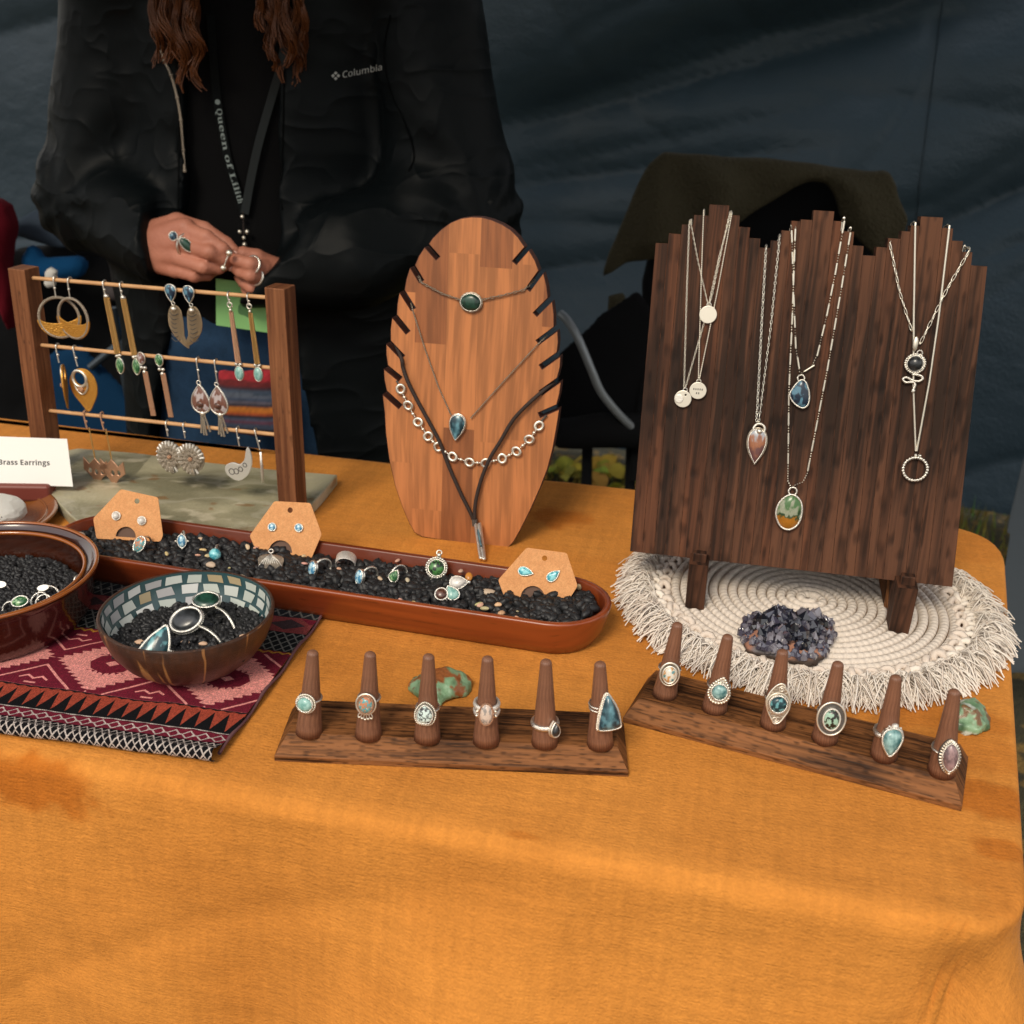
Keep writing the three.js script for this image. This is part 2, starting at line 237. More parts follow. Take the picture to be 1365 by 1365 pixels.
// ---------------------------------------------------------------- ground, tent, table, cloth
{ // grass trampled under the stall, with fallen leaves
  const map = colorTex(512, 512, (u, v) => { const n = fbm(u * 14, v * 14, 5, 14, 14, 4), l = noise(u * 70, v * 70, 70, 70, 8); return mul3(mix3(mix3([.02, .018, .009], [.07, .06, .022], n), [.2, .12, .025], sstep(.66, .8, l) * .85), .8 + .4 * noise(u * 150, v * 150, 150, 150, 6)); }, [1.6, 1.6]);
  const g = surface(60, 60, (s, t) => { const x = (s - .5), z = (t - .5), X = x * (2 + 160 * abs(x) ** 3) * 3, Z = z * (2 + 160 * abs(z) ** 3) * 3 - 1.5; return { p: V(X, .012 * (fbm(X * 3 + 50, Z * 3 + 50, 3) - .5) - .004, Z), uv: [X, -Z] }; }); g.index.array.reverse(); g.computeVertexNormals();
  setting('ground', g, std({ map, bumpMap: grainBump, bumpScale: .01, roughness: .95 }));
  const r = seeded(5), blade = new THREE.BufferGeometry(); blade.setAttribute('position', new THREE.Float32BufferAttribute([-.003, 0, 0, .003, 0, 0, .006, .05, .012], 3)); blade.computeVertexNormals();
  const n = 5200, im = new THREE.InstancedMesh(blade, std({ color: C(.13, .15, .035), roughness: .8, side: THREE.DoubleSide }), n), m = new THREE.Object3D(), c = new THREE.Color();
  for (let i = 0; i < n; i++) { m.position.set(lerp(-.9, 1.7, r()), 0, lerp(-3.2, -2.2, r())); m.rotation.set((r() - .5) * .9, r() * 7, (r() - .5) * .9); m.scale.setScalar(.5 + r() * .8); m.updateMatrix(); im.setMatrixAt(i, m.matrix); c.setRGB(.6 + r() * 1.3, .7 + r() * .6, .5); im.setColorAt(i, c); }
  im.name = 'grass'; scene.add(im); tag(im, 'yellowing grass glimpsed between the table and the chair legs', 'grass', null, 'stuff');
  const leaf = surface(4, 6, (s, t) => V(0, 0, 0) && { p: V((s - .5) * .055 * sin(PI * clamp(t, .04, 1)) ** .8, .012 * sin(t * 5) + .012 * abs(s - .5), (t - .5) * .075) });
  const lm = new THREE.InstancedMesh(leaf, std({ color: C(.34, .27, .035), roughness: .8, side: THREE.DoubleSide }), 420);
  for (let i = 0; i < 420; i++) { m.position.set(lerp(-.2, .75, r()), .012 + r() * .02, lerp(-3.15, -2.3, r())); m.rotation.set((r() - .5) * 1.1, r() * 7, (r() - .5) * .9); m.scale.setScalar(.6 + r() * .6); m.updateMatrix(); lm.setMatrixAt(i, m.matrix); c.setRGB(.6 + r() * .6, .6 + r() * .5, .4 + r() * .3); lm.setColorAt(i, c); }
  lm.name = 'fallen_leaves'; scene.add(lm); tag(lm, 'yellow fallen leaves on the grass behind the table', 'leaves', null, 'stuff');
}
{ // back wall and unseen roof of the tent: dark tarpaulin sagging in long slanting folds
  const P = new Plane(V(.74, 0, -3.1), V(cos(.38), 0, sin(.38)), V(0, 1, 0));
  const folds = [[690, 150, 1365, -75, .075], [690, 165, 1120, 50, .05], [880, 60, 1365, -30, .03], [690, 250, 960, 215, .05], [680, 370, 880, 345, .04], [1150, 350, 1365, 250, .06], [1100, 120, 1365, 150, .022], [690, 300, 830, 310, .03], [0, 40, 110, 10, .03], [1000, 20, 1365, -80, .03], [690, 225, 1000, 160, .03]].map(([a, b, c, d, k]) => { const p = P.uv(a, b), q = P.uv(c, d), dir = q.clone().sub(p); return { p, l: dir.length(), d: dir.normalize(), k }; });
  const fold = (u, v) => { let z = 0; for (const f of folds) { const x = u - f.p.x, y = v - f.p.y, a = x * f.d.x + y * f.d.y, h = -x * f.d.y + y * f.d.x, w = sstep(-.3, .1, a) * (1 - sstep(f.l, f.l + .4, a)); z -= f.k * 1.35 * w * (Math.exp(-sqrt(h * h + .0001) / (h > 0 ? .07 : .24))); } return z; };
  const rl = seeded(33), creases = Array.from({ length: 64 }, (_, i) => { const t = i % 3 ? .36 + (rl() - .5) * .35 : (rl() - .5) * 2.6; return { u: lerp(-2.7, 1.4, rl()), v: lerp(.1, 1.95, rl()), c: cos(t), s: sin(t), l: .12 + .5 * rl(), k: .006 + .012 * rl(), w: .01 + .025 * rl() }; });
  const fine = (u, v) => { const a = u * .93 + v * .36, b = v * .93 - u * .36; return .03 * (fbm(a * 1.1 + 20, b * 2.2 + 20, 2) - .5) + creases.reduce((q, f) => { const x = u - f.u, y = v - f.v, g = x * f.c + y * f.s, h = y * f.c - x * f.s + .05 * f.l * sin(g * 5 / f.l); return abs(g) > f.l || abs(h) > .2 ? q : q - f.k * (1 - sstep(.5, 1, abs(g) / f.l)) * Math.exp(-abs(h) / (h > 0 ? f.w : f.w * 2)); }, 0); };
  const tarp = phys({ specularIntensity: .8, color: C(.036, .062, .083), roughness: .43, bumpMap: grayTex(512, 512, (u, v) => fbm(u * 12, v * 20, 3, 12, 20, 4) * .8 + .2 * noise(u * 256, v * 256, 256, 256), [.8, .8]), bumpScale: .004, side: THREE.DoubleSide });
  const back = thing('tent_wall', 'dark blue grey tarpaulin tent wall hanging in slanting folds behind the stall', 'tent wall');
  const sheet = (u0, u1, v0, v1, nu, nv, off) => surface(nu, nv, (s, t) => { const u = lerp(u0, u1, s), v = lerp(v0, v1, t), z = fold(u, v) + fine(u, v); return { p: P.p(u, v, z + off), uv: [u, v] }; });
  part(back, 'sheet', sheet(-3.1, 1.9, .02, 2.1, 420, 190, 0), tarp);
  for (const [a, b] of [[[1250, 0], [1205, 420]]]) { const p = P.uv(...a), q = P.uv(...b), pts = []; for (let i = 0; i <= 30; i++) { const u = lerp(p.x, q.x, i / 30), v = lerp(p.y, q.y, i / 30); pts.push(P.p(u, v, fold(u, v) + fine(u, v) + .002)); } part(back, 'seam', tube(pts, .0012, 60, 5), tarp); }
  const roof = thing('unseen_tent_roof', 'unseen dark tent canopy shaped to shade the stall', 'tent roof');  // out of view; depth and rear gap shaped to shade table, light wall folds
  part(roof, 'canopy', surface(60, 40, (s, t) => { const u = lerp(-3.1, 1.9, s), w = lerp(.5, 2.75, t), q = P.p(u, 2.1 + .35 * sin(t * PI) - .02 * sin(s * 40), w); return { p: q, uv: [u, w] }; }), tarp);
  for (const u of [-3.08, 1.88]) part(roof, 'pole', rod(P.p(u, 0, .5), P.p(u, 2.1, .5), .018), std({ color: C(.3, .3, .31), metalness: .8, roughness: .4 }));
  part(roof, 'valance', surface(60, 6, (s, t) => { const u = lerp(-3.1, 1.9, s); return { p: P.p(u, 2.1 - .02 * sin(s * 40) - t * .2, 2.752 + .012 * sin(s * 60) * t), uv: [u, t * .2] }; }), tarp);
  for (const u of [-3.08, 1.88]) part(roof, 'pole', rod(P.p(u, 0, 2.73), P.p(u, 2.08, 2.73), .018), std({ color: C(.3, .3, .31), metalness: .8, roughness: .4 }));
  const flap = solo('tent_side_flap', puff(new Plane(V(.95, .6, -1.75), V(cos(-.2), 0, sin(-.2)), V(0, 1, .0)), [[1372, 590], [1322, 735], [1318, 800], [1340, 900], [1520, 900], [1520, 520]], .004, { cell: .012, crease: .006, freq: 3 }), fabric({ color: C(.075, .09, .105), bumpMap: weave, bumpScale: .0006 }), 'plain light grey canvas flap beyond the right end of the table', 'canvas flap');
  const Q = new Plane(V(.95, .6, -1.75), V(cos(-.2), 0, sin(-.2)), V(0, 1, 0)); flap.position.copy(Q.o); flap.quaternion.copy(Q.quat());
}
// table: the outline of its top in plan, corners rounded
const corner = { bl: at(-330, 519), br: at(1338, 706), fr: at(1374, 1253), fl: at(-330, 943) };
function rounded(pts, radii, n = 10) { const out = []; pts.forEach((p, i) => { const a = pts[(i + pts.length - 1) % pts.length], b = pts[(i + 1) % pts.length], r = radii[i], d0 = a.clone().sub(p).normalize(), d1 = b.clone().sub(p).normalize(), p0 = p.clone().addScaledVector(d0, r), p1 = p.clone().addScaledVector(d1, r); for (let k = 0; k <= n; k++) { const t = k / n; out.push(p0.clone().multiplyScalar((1 - t) ** 2).addScaledVector(p, 2 * t * (1 - t)).addScaledVector(p1, t * t)); } }); return out; }
const plan = rounded([corner.fl, corner.fr, corner.br, corner.bl], [.02, .05, .085, .02]);
const yaw = atan2(corner.fr.z - corner.fl.z, corner.fr.x - corner.fl.x); // the table's long side in the place
const along = V(cos(yaw), 0, sin(yaw)), away = V(sin(yaw), 0, -cos(yaw));
{
  const map = (() => { // one print of the cloth: slow tone drift, slubs, damp stains, and soft dark patches, one beside the oval board
    const A0 = -1.4, A1 = .55, B0 = -1.45, B1 = .1, ab = (x, y) => { const p = at(x, y); return [p.dot(along), -(p.dot(away))]; };
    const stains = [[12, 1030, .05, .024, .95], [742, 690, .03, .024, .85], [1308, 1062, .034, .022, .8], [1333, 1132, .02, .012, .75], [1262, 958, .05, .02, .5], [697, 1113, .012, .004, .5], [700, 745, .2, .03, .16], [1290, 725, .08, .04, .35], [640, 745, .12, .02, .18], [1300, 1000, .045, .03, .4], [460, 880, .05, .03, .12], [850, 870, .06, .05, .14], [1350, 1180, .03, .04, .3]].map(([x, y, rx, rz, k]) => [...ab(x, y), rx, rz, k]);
    const t = colorTex(2048, 1400, (u, v) => {
      const a = lerp(A0, A1, u), b = lerp(B0, B1, v), n = fbm(a * 9 + 90, b * 9 + 90, 4), slub = noise(a * 240 + 900, b * 34 + 300) * .5 + noise(a * 34 + 300, b * 240 + 900) * .5, fine = noise(a * 900 + 3999, b * 900 + 3999); let s = 0;
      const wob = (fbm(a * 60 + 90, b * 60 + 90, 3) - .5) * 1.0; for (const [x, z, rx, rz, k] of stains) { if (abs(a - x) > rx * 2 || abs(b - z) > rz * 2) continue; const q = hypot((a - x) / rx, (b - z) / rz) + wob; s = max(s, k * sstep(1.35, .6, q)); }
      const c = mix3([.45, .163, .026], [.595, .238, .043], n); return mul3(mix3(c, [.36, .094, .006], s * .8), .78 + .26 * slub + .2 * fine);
    }); t.repeat.set(1 / (A1 - A0), 1 / (B1 - B0)); t.offset.set(-A0 / (A1 - A0), -B0 / (B1 - B0)); return t;
  })();
  const bump = grayTex(1024, 1024, (u, v) => .6 * fbm(u * 9, v * 8, 3, 9, 8, 3) + .25 * abs(fbm(u * 10, v * 8, 3, 10, 8, 8) - .5) * 2 + .11 * noise(u * 420, v * 420, 420, 420, 3) + .1 * noise(u * 400, v * 100, 400, 100, 4) + .1 * noise(u * 100, v * 400, 100, 400, 5), [.5, .5]);
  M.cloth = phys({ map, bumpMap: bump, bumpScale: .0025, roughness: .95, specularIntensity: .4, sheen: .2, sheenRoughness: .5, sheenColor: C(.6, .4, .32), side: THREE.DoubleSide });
  const N = plan.length, cen = V(0, 0, 0); plan.forEach((p) => cen.addScaledVector(p, 1 / N));
  const uvOf = (p, d = 0, n = V(0, 0, 0)) => { const q = p.clone().addScaledVector(n, d); return [q.dot(along), -q.dot(away)]; };
  // dense perimeter
  const per = []; for (let i = 0; i < N; i++) { const a = plan[i], b = plan[(i + 1) % N], k = max(1, Math.round(a.distanceTo(b) / .012)); for (let j = 0; j < k; j++) per.push(a.clone().lerp(b, j / k)); }
  const K = per.length, nor = per.map((p, i) => { let d = V(0, 0, 0); for (let k = 1; k < 4; k++) d.add(per[(i + k) % K].clone().sub(per[(i + K - k) % K])); d.normalize(); return V(-d.z, 0, d.x); });
  if (nor[0].dot(per[0].clone().sub(cen)) < 0) nor.forEach((n) => n.negate());
  let run = 0; const arc = per.map((p, i) => (i ? run += p.distanceTo(per[i - 1]) : 0)); const frontRight = per.reduce((b, p, i) => (p.distanceTo(corner.fr) < per[b].distanceTo(corner.fr) ? i : b), 0), sC = arc[frontRight];
  const R = .006, IN = .02, rows = 46;
  const skirt = surface(K, rows, (s, t) => {
    const i = Math.round(s * K) % K, p = per[i], n = nor[i], a = s === 1 ? arc[K - 1] + .012 : arc[i], da = a - sC;
    const right = sstep(-.058, -.02, da) * (1 - sstep(.9, 1.3, da)), drop = lerp(.52, .075, right) + .02 * sin(a * 9);
    const L = t * (IN - R + R * PI / 2 + drop); let out, down;
    if (L < IN - R) { out = L - IN; down = 0; } else if (L < IN - R + R * PI / 2) { const q = (L - IN + R) / R; out = -R + R * sin(q); down = R * (1 - cos(q)); } else { down = R + L - (IN - R + R * PI / 2); out = 0; }
    const w = sstep(.0, .3, down - R), e = Math.exp(-((da - .02) ** 2) / .004);
    if (down > R) out += sstep(0, .04, down - R) * (.012 * (fbm(a * 12 + 60, down * 9 + 20, 3) - .5) - .003 * pow(1 - abs(2 * noise(a * 7 + 60 + down * 9, down * 6 + a * 2 + 30) - 1), 8)) + w * (.03 * sin(a * 11 + 1.2) + .016 * sin(a * 23 + .4)) + .02 * w + .07 * e * sstep(0, .2, down - R) - .022 * Math.exp(-((da + .03) ** 2) / .0007) * sstep(0, .06, down - R);
    return { p: p.clone().addScaledVector(n, out).add(V(0, -down, 0)), uv: uvOf(p, L - IN, n) };
  }, true);
  const inner = plan.map((p) => { const i = per.reduce((b, q, k) => (q.distanceToSquared(p) < per[b].distanceToSquared(p) ? k : b), 0); return per[i].clone().addScaledVector(nor[i], -IN); });
  const innerAll = per.map((p, i) => p.clone().addScaledVector(nor[i], -IN));
  const shape = new THREE.Shape(innerAll.map((p) => V2(p.x, -p.z))), top = new THREE.ShapeGeometry(shape); top.rotateX(-PI / 2); top.translate(0, TOP, 0);
  { const p = top.attributes.position, u = []; for (let i = 0; i < p.count; i++) u.push(...uvOf(V(p.getX(i), 0, p.getZ(i)))); top.setAttribute('uv', new THREE.Float32BufferAttribute(u, 2)); }
  skirt.computeVertexNormals();
  // make sure the faces of the skirt look outwards
  { const n = skirt.attributes.normal; if (n.getY(2) < 0) { skirt.index.array.reverse(); skirt.computeVertexNormals(); } }
  const cloth = new THREE.Group(); cloth.name = 'tablecloth'; scene.add(cloth); tag(cloth, 'mustard orange cotton cloth with damp stains covering the whole table', 'tablecloth');
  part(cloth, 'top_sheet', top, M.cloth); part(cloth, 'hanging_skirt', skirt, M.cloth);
  const tb = thing('folding_table', 'folding table hidden under the mustard orange cloth', 'table', V(0, 0, 0));
  const tplan = new THREE.Shape(per.map((p, i) => p.clone().addScaledVector(nor[i], -.016)).map((p) => V2(p.x, -p.z))), slab = new THREE.ExtrudeGeometry(tplan, { depth: .03, bevelEnabled: false }); slab.rotateX(-PI / 2); slab.translate(0, TOP - .034, 0);
  part(tb, 'tabletop', slab, std({ color: C(.3, .3, .29), roughness: .7 }));
  for (const p of [corner.fl, corner.fr, corner.bl, corner.br]) { const q = p.clone().lerp(cen, .22); part(tb, 'leg', rod(V(q.x, 0, q.z), V(q.x, TOP - .03, q.z), .014), std({ color: C(.06, .06, .06), roughness: .5, metalness: .5 })); }
}
// ---------------------------------------------------------------- jewellery building blocks (local frame: x right, y up, z towards the viewer)
const ell = (a, b, n = 40) => Array.from({ length: n }, (_, i) => V2(a * cos(i / n * 2 * PI), b * sin(i / n * 2 * PI)));
const drop = (w, h, flip = 1, n = 44) => Array.from({ length: n }, (_, i) => { const t = i / n * 2 * PI, k = sin(t / 2); return V2(w * sin(t) * pow(k, 1.0) * 1.28, flip * h * cos(t) * (1) ); }); // point at +y when flip = 1
const marq = (w, h, n = 44) => Array.from({ length: n }, (_, i) => { const t = i / n * 2 * PI; return V2(w * cos(t) * pow(abs(cos(t)), .35), h * sin(t)); });
const smoothPoly = (pts, n = 44) => new THREE.CatmullRomCurve3(pts.map(([x, y]) => V(x, y, 0)), true, 'catmullrom', .5).getSpacedPoints(n).slice(0, n).map((p) => V2(p.x, p.y));
const grow = (o, d) => { const c = o.reduce((a, p) => a.add(p), V2(0, 0)).multiplyScalar(1 / o.length); return o.map((p) => { const q = p.clone().sub(c), l = q.length(); return q.multiplyScalar((l + d) / l).add(c); }); };
const ring3 = (o, z) => o.map((p) => V(p.x, p.y, z));
const rim = (o, r, z = 0, seg = 56, rad = 6) => tube(ring3(o, z), r, seg, rad, true);
const beads = (o, n, r, z = 0) => join(new THREE.CatmullRomCurve3(ring3(o, z), true).getSpacedPoints(n).slice(0, n).map((p) => ball(r, p, 7, 5)));
function plate(o, depth, bevel = .0003) { const g = new THREE.ExtrudeGeometry(new THREE.Shape(o), { depth, bevelEnabled: true, bevelSize: bevel, bevelThickness: bevel, bevelSegments: 2 }); return g; }
function dome(o, h, z = 0, rows = 6) { // a cabochon over the outline o
  const c = o.reduce((a, p) => a.add(p), V2(0, 0)).multiplyScalar(1 / o.length), xs = o.map((p) => p.x), ys = o.map((p) => p.y), x0 = min(...xs), x1 = max(...xs), y0 = min(...ys), y1 = max(...ys), n = o.length;
  const g = surface(n, rows, (s, t) => { const p = o[Math.round(s * n) % n], k = 1 - t, x = c.x + (p.x - c.x) * k, y = c.y + (p.y - c.y) * k; return { p: V(x, y, z + h * sqrt(max(0, 1 - k * k))), uv: [(x - x0) / (x1 - x0), (y - y0) / (y1 - y0)] }; }, true);
  const nn = g.attributes.normal; if (nn.getZ(nn.count - n - 3) < 0) { g.index.array.reverse(); g.computeVertexNormals(); } return g;
}
// a set stone: bezel wall, rim and cabochon, as parts of its parent
function setStone(root, o, kind, { z = 0, wall = .0022, rimR = .0006, gap = .0008, metal = M.silver, h = .0022, back = true, name = 'stone', bezelName = 'bezel' } = {}) {
  const b = part(root, bezelName, join(plate(grow(o, gap), wall), rim(grow(o, gap * .8), rimR, wall + z * 0)), metal, V(0, 0, z));
  part(root, name, dome(o, h), stone(kind), V(0, 0, z + wall + .0004)); return b;
}
// chains through points of the place
function chainGeo(pts, style, r = .0008) { r *= .88;
  const c = new THREE.CurvePath(); for (let i = 0; i + 1 < pts.length; i++) c.add(new THREE.LineCurve3(pts[i], pts[i + 1]));
  const L = c.getLength(), out = [], put = (g, t, dt = .002) => { const p = c.getPointAt(clamp(t)), q = c.getPointAt(clamp(t + dt)).sub(c.getPointAt(clamp(t - dt))).normalize(); g.applyQuaternion(new THREE.Quaternion().setFromUnitVectors(V(0, 1, 0), q)); out.push(move(g, p.x, p.y, p.z)); };
  if (style === 'snake') return polyTube(pts, r, 6);
  if (style === 'cable') { const n = floor(L / (r * 3.3)); for (let i = 0; i < n; i++) { const g = new THREE.TorusGeometry(r * 1.15, r * .5, 4, 7); g.scale(.8, 1.5, 1); g.rotateY(i % 2 ? 1.35 : .25); put(g, (i + .5) / n); } }
  if (style === 'bead') { const n = floor(L / (r * 2.6)); for (let i = 0; i < n; i++) { const g = new THREE.OctahedronGeometry(r * 1.05, 1); g.scale(1, 1.35, 1); put(g, (i + .5) / n); } out.push(polyTube(pts, r * .4, 4)); }
  if (style === 'bar') { const n = max(2, floor(L / .0165)); for (let i = 0; i < n; i++) { const g = new THREE.CylinderGeometry(r * 1.35, r * 1.35, L / n * .56, 6); if ((i + .5) / n < .965) put(g, (i + .5) / n); } const m = floor(L / .0022); for (let i = 0; i < m; i++) { const g = new THREE.OctahedronGeometry(r * 1.15, 0); put(g, (i + .5) / m); } }
  if (style === 'paperclip') { const n = max(2, floor(L / .0068)); for (let i = 0; i < n; i++) { const g = new THREE.TorusGeometry(.0017, .00055, 5, 10); g.scale(.62, 2.05, 1); g.rotateY(i % 2 ? 1.1 : -.2); put(g, (i + .5) / n); } }
  return join(out);
}
const grp = (parent, name, pos) => { const g = new THREE.Group(); g.name = name; if (pos) g.position.copy(pos); parent.add(g); return g; };
// ---------------------------------------------------------------- scalloped board on easel legs, with necklaces
const boardYaw = standing(at(925, 808), at(1197, 840));
const bBack = boardYaw.n.clone().negate();
const boardP = (() => { const rise = V(0, .0465, 0), o = at(925, 808, .0085).addScaledVector(bBack, .012).add(rise), q = at(1197, 840, .0085).addScaledVector(bBack, .012).add(rise); return standing(o, q, .17); })();
{
  const root = thing('necklace_board', 'tall dark scorched wood board with stepped scalloped top on two easel legs', 'necklace display', boardP.o.clone());
  const inv = boardP.quat(), loc = grp(root, 'board'); loc.quaternion.copy(inv);
  // each slat: left, right and top as seen, in the plane of the board
  const xs = [220, 262, 300, 335, 380, 442, 478, 513, 548, 582, 612, 640, 668, 705, 770, 795, 838, 872, 912, 945, 985, 1012, 1040, 1110, 1145, 1180, 1213, 1252];
  const ys = [338, 308, 280, 250, 218, 250, 287, 322, 352, 330, 298, 268, 264, 236, 268, 300, 345, 376, 350, 322, 300, 282, 255, 290, 330, 365, 408];
  const Z = (x, y) => [780 + x / 2.333, 180 + y / 2.333], bl = boardP.uv(840, 736), br = boardP.uv(1270, 781), tl = boardP.uv(...Z(220, 338)), tr = boardP.uv(...Z(1252, 408)), r = seeded(9);
  const base = (bl.y + br.y) / 2;
  for (let i = 0; i < ys.length; i++) {
    const a = boardP.uv(...Z(xs[i], ys[i])), b = boardP.uv(...Z(xs[i + 1], ys[i])), eL = (v) => lerp(bl.x, tl.x, (v - bl.y) / (tl.y - bl.y)), eR = (v) => lerp(br.x, tr.x, (v - br.y) / (tr.y - br.y)), cut = (x) => { const q = boardP.uv(...Z(x, 300)); return (q.x - eL(q.y)) / (eR(q.y) - eL(q.y)); }, t0 = i ? cut(xs[i]) : 0, t1 = i < ys.length - 1 ? cut(xs[i + 1]) : 1, uAt = (t, v) => lerp(eL(v), eR(v), t);
    const top = (a.y + b.y) / 2, s = new THREE.Shape([V2(uAt(t0, base), base), V2(uAt(t1, base) - .00045, base), V2(uAt(t1, top) - .00045, top), V2(uAt(t0, top), top)]);
    const g = new THREE.ExtrudeGeometry(s, { depth: .018, bevelEnabled: true, bevelSize: .0002, bevelThickness: .0002, bevelSegments: 1 }); move(g, 0, 0, -.0182 + (r() - .5) * .0006);
    { const uv = g.attributes.uv, o = r() * .16, p = r() * .5; for (let k = 0; k < uv.count; k++) uv.setXY(k, uv.getX(k) + o * .01, uv.getY(k) + p * .02); }
    part(root.children[0], 'slat', g, [M.scorched, M.scorchedDark, M.scorched, M.scorchedWarm][floor(r() * 4)]);
  }
  for (const [fx, fy] of [[926, 808], [1197, 840]]) { // easel legs: a tapered foot in front, a lip under the board, a strut behind
    const f = at(fx, fy, .0085).sub(root.position), side = boardP.u, fwd = boardYaw.n, w = .0115, sh = (wd, l) => { const s = new THREE.Shape(l.map(([a, b]) => V2(a, b))); const g = new THREE.ExtrudeGeometry(s, { depth: wd, bevelEnabled: true, bevelSize: .0008, bevelThickness: .0008, bevelSegments: 2 }); return move(g, 0, 0, -wd / 2); };
    const g = sh(w * 1.35, [[.004, 0], [-.016, 0], [-.036, .046], [.011, .046]]); // side profile: x forward, y up
    const m = new THREE.Matrix4().makeBasis(fwd, V(0, 1, 0), fwd.clone().cross(V(0, 1, 0))); g.applyMatrix4(m);
    const leg = part(root, 'easel_leg', uvBox(g, 'y'), M.scorchedDark, f.clone().add(V(0, .0005, 0)));
    part(root, 'lip', move(block(.012, .0095, .0085, .0012), 0, 0, 0), M.scorchedDark, f.clone().addScaledVector(fwd, .0015).add(V(0, .0505, 0))).quaternion.copy(boardYaw.quat());
    const s2 = sh(w * 1.3, [[-.03, 0], [-.135, 0], [-.145, .012], [-.06, .2], [-.072, .2], [-.05, .05]]); const bg = uvBox(s2.applyMatrix4(m), 'y'); part(root, 'strut', bg, M.walnut, f.clone().addScaledVector(fwd, -.012).add(V(0, .0005, 0)));
  }
}
const onBoard = (list, c = .0022) => list.map(([x, y]) => boardP.px(x, y, c));
const overTop = (x, y) => { const p = boardP.px(x, y, .0022), q = boardP.uv(x, y); return [boardP.p(q.x, q.y - .03, -.0215), boardP.p(q.x, q.y + .0015, -.0205), boardP.p(q.x, q.y + .003, -.008), boardP.p(q.x, q.y + .0022, .0015), p]; };
function necklace(label, strands, style, r, metal, pendant, group) { // strands of photo pixels from the top of the board to the pendant
  const p0 = boardP.px(...pendant.at), root = thing('necklace', label, 'necklace', p0, group);
  const g = []; for (const s of strands) { const pts = [...overTop(...s[0]), ...onBoard(s.slice(1))]; g.push(chainGeo(pts.map((p) => p.sub(p0)), style, r)); }
  part(root, 'chain', join(g), metal);
  const pd = grp(root, 'pendant', V(0, 0, 0)); pd.quaternion.copy(boardP.quat()); pendant.make(pd, boardP.scale(...pendant.at)); return root;
}
{
  const disc = (rad, marks) => (g, k) => { const o = ell(rad * k, rad * k); part(g, 'disc', plate(o, .0011), M.paleSilver, V(0, 0, .0024)); part(g, 'bail', new THREE.TorusGeometry(.0018, .0005, 6, 12), M.silver, V(0, rad * k + .001, .0035)); if (marks) { const l = []; for (let i = 0; i < 5; i++) l.push(move(new THREE.BoxGeometry(.0009, .0016, .0002), (i - 2) * .0018, .0012, .0039)); for (let i = 0; i < 2; i++) l.push(move(new THREE.BoxGeometry(.0009, .0016, .0002), (i - .5) * .0018, -.0022, .0039)); part(g, 'stamping', join(l), M.oxide); } };
  necklace('silver chain with plain round disc, the highest disc on the dark board', [[[921, 297], [931, 350], [943, 402], [944, 408]], [[974, 286], [958, 345], [945, 405]]], 'cable', .00075, M.paleSilver, { at: [944, 419], make: disc(11.3) });
  necklace('silver chain with stamped disc, right of two low discs on the dark board', [[[938, 284], [935, 370], [931, 507]], [[975, 288], [957, 385], [932, 507]]], 'bead', .0008, M.paleSilver, { at: [930.5, 520], make: disc(11, true) });
  necklace('silver chain with pierced disc, left of two low discs on the dark board', [[[919, 298], [916, 380], [912, 516]], [[972, 287], [950, 390], [931, 457], [914, 516]]], 'cable', .0008, M.paleSilver, { at: [910.5, 531], make: (g, k) => { const s = new THREE.Shape(ell(11 * k, 11 * k)), h = new THREE.Path(ell(1.7 * k, 1.7 * k, 14).map((p) => p.add(V2(3.2 * k, 5.5 * k)))); s.holes.push(h); part(g, 'disc', new THREE.ExtrudeGeometry(s, { depth: .001, bevelEnabled: true, bevelSize: .0003, bevelThickness: .0003, bevelSegments: 2 }), M.paleSilver, V(0, 0, .0024)); part(g, 'moon', plate(ell(5 * k, 5 * k), .0008), M.satin, V(-5 * k, 0, .0038)); part(g, 'bail', new THREE.TorusGeometry(.0018, .0005, 6, 12), M.silver, V(2 * k, 12 * k, .003)); } });
  necklace('rope chain necklace with long pink and grey drop pendant under a silver bead', [[[1021, 332], [1016, 420], [1008.5, 562]], [[1039, 318], [1028, 430], [1011.5, 562]]], 'cable', .0011, M.silver, { at: [1008.5, 592], make: (g, k) => { const o = drop(11.5 * k, 23 * k, -1); const oo = o.map((p) => V2(p.x, p.y - 2 * k)); part(g, 'backplate', plate(grow(oo, 2.6 * k), .0012), M.agedSilver, V(0, 0, .0022)); setStone(g, oo, 'sunset', { z: .0034, gap: .0004, wall: .0012, rimR: .0007 }); part(g, 'bail', join(move(new THREE.TorusGeometry(7.5 * k, 1.9 * k, 8, 20), 1 * k, 21.5 * k, .0035)), M.silver); part(g, 'bead', ball(4 * k, V(1.5 * k, 19.5 * k, .006), 12, 8), M.paleSilver); } });
  necklace('bar chain necklace with dark blue pear shaped stone on the scalloped board', [[[1055, 306], [1058, 400], [1060.5, 460], [1066, 497]], [[1125, 296], [1114, 360], [1102, 420], [1090, 470], [1081.5, 489], [1067, 498]]], 'bar', .0008, M.paleSilver, { at: [1066, 524], make: (g, k) => { setStone(g, smoothPoly([[-2, 17], [5, 16], [11, 2], [12, -12], [6, -18], [-4, -14], [-12, -4], [-10, 5]].map(([x, y]) => [x * k, y * k])), 'navy', { z: .0022, gap: .0008, rimR: .0008 }); part(g, 'bail', new THREE.TorusGeometry(4.6 * k, 1.1 * k, 7, 18), M.silver, V(-1 * k, 21 * k, .0035)); } });
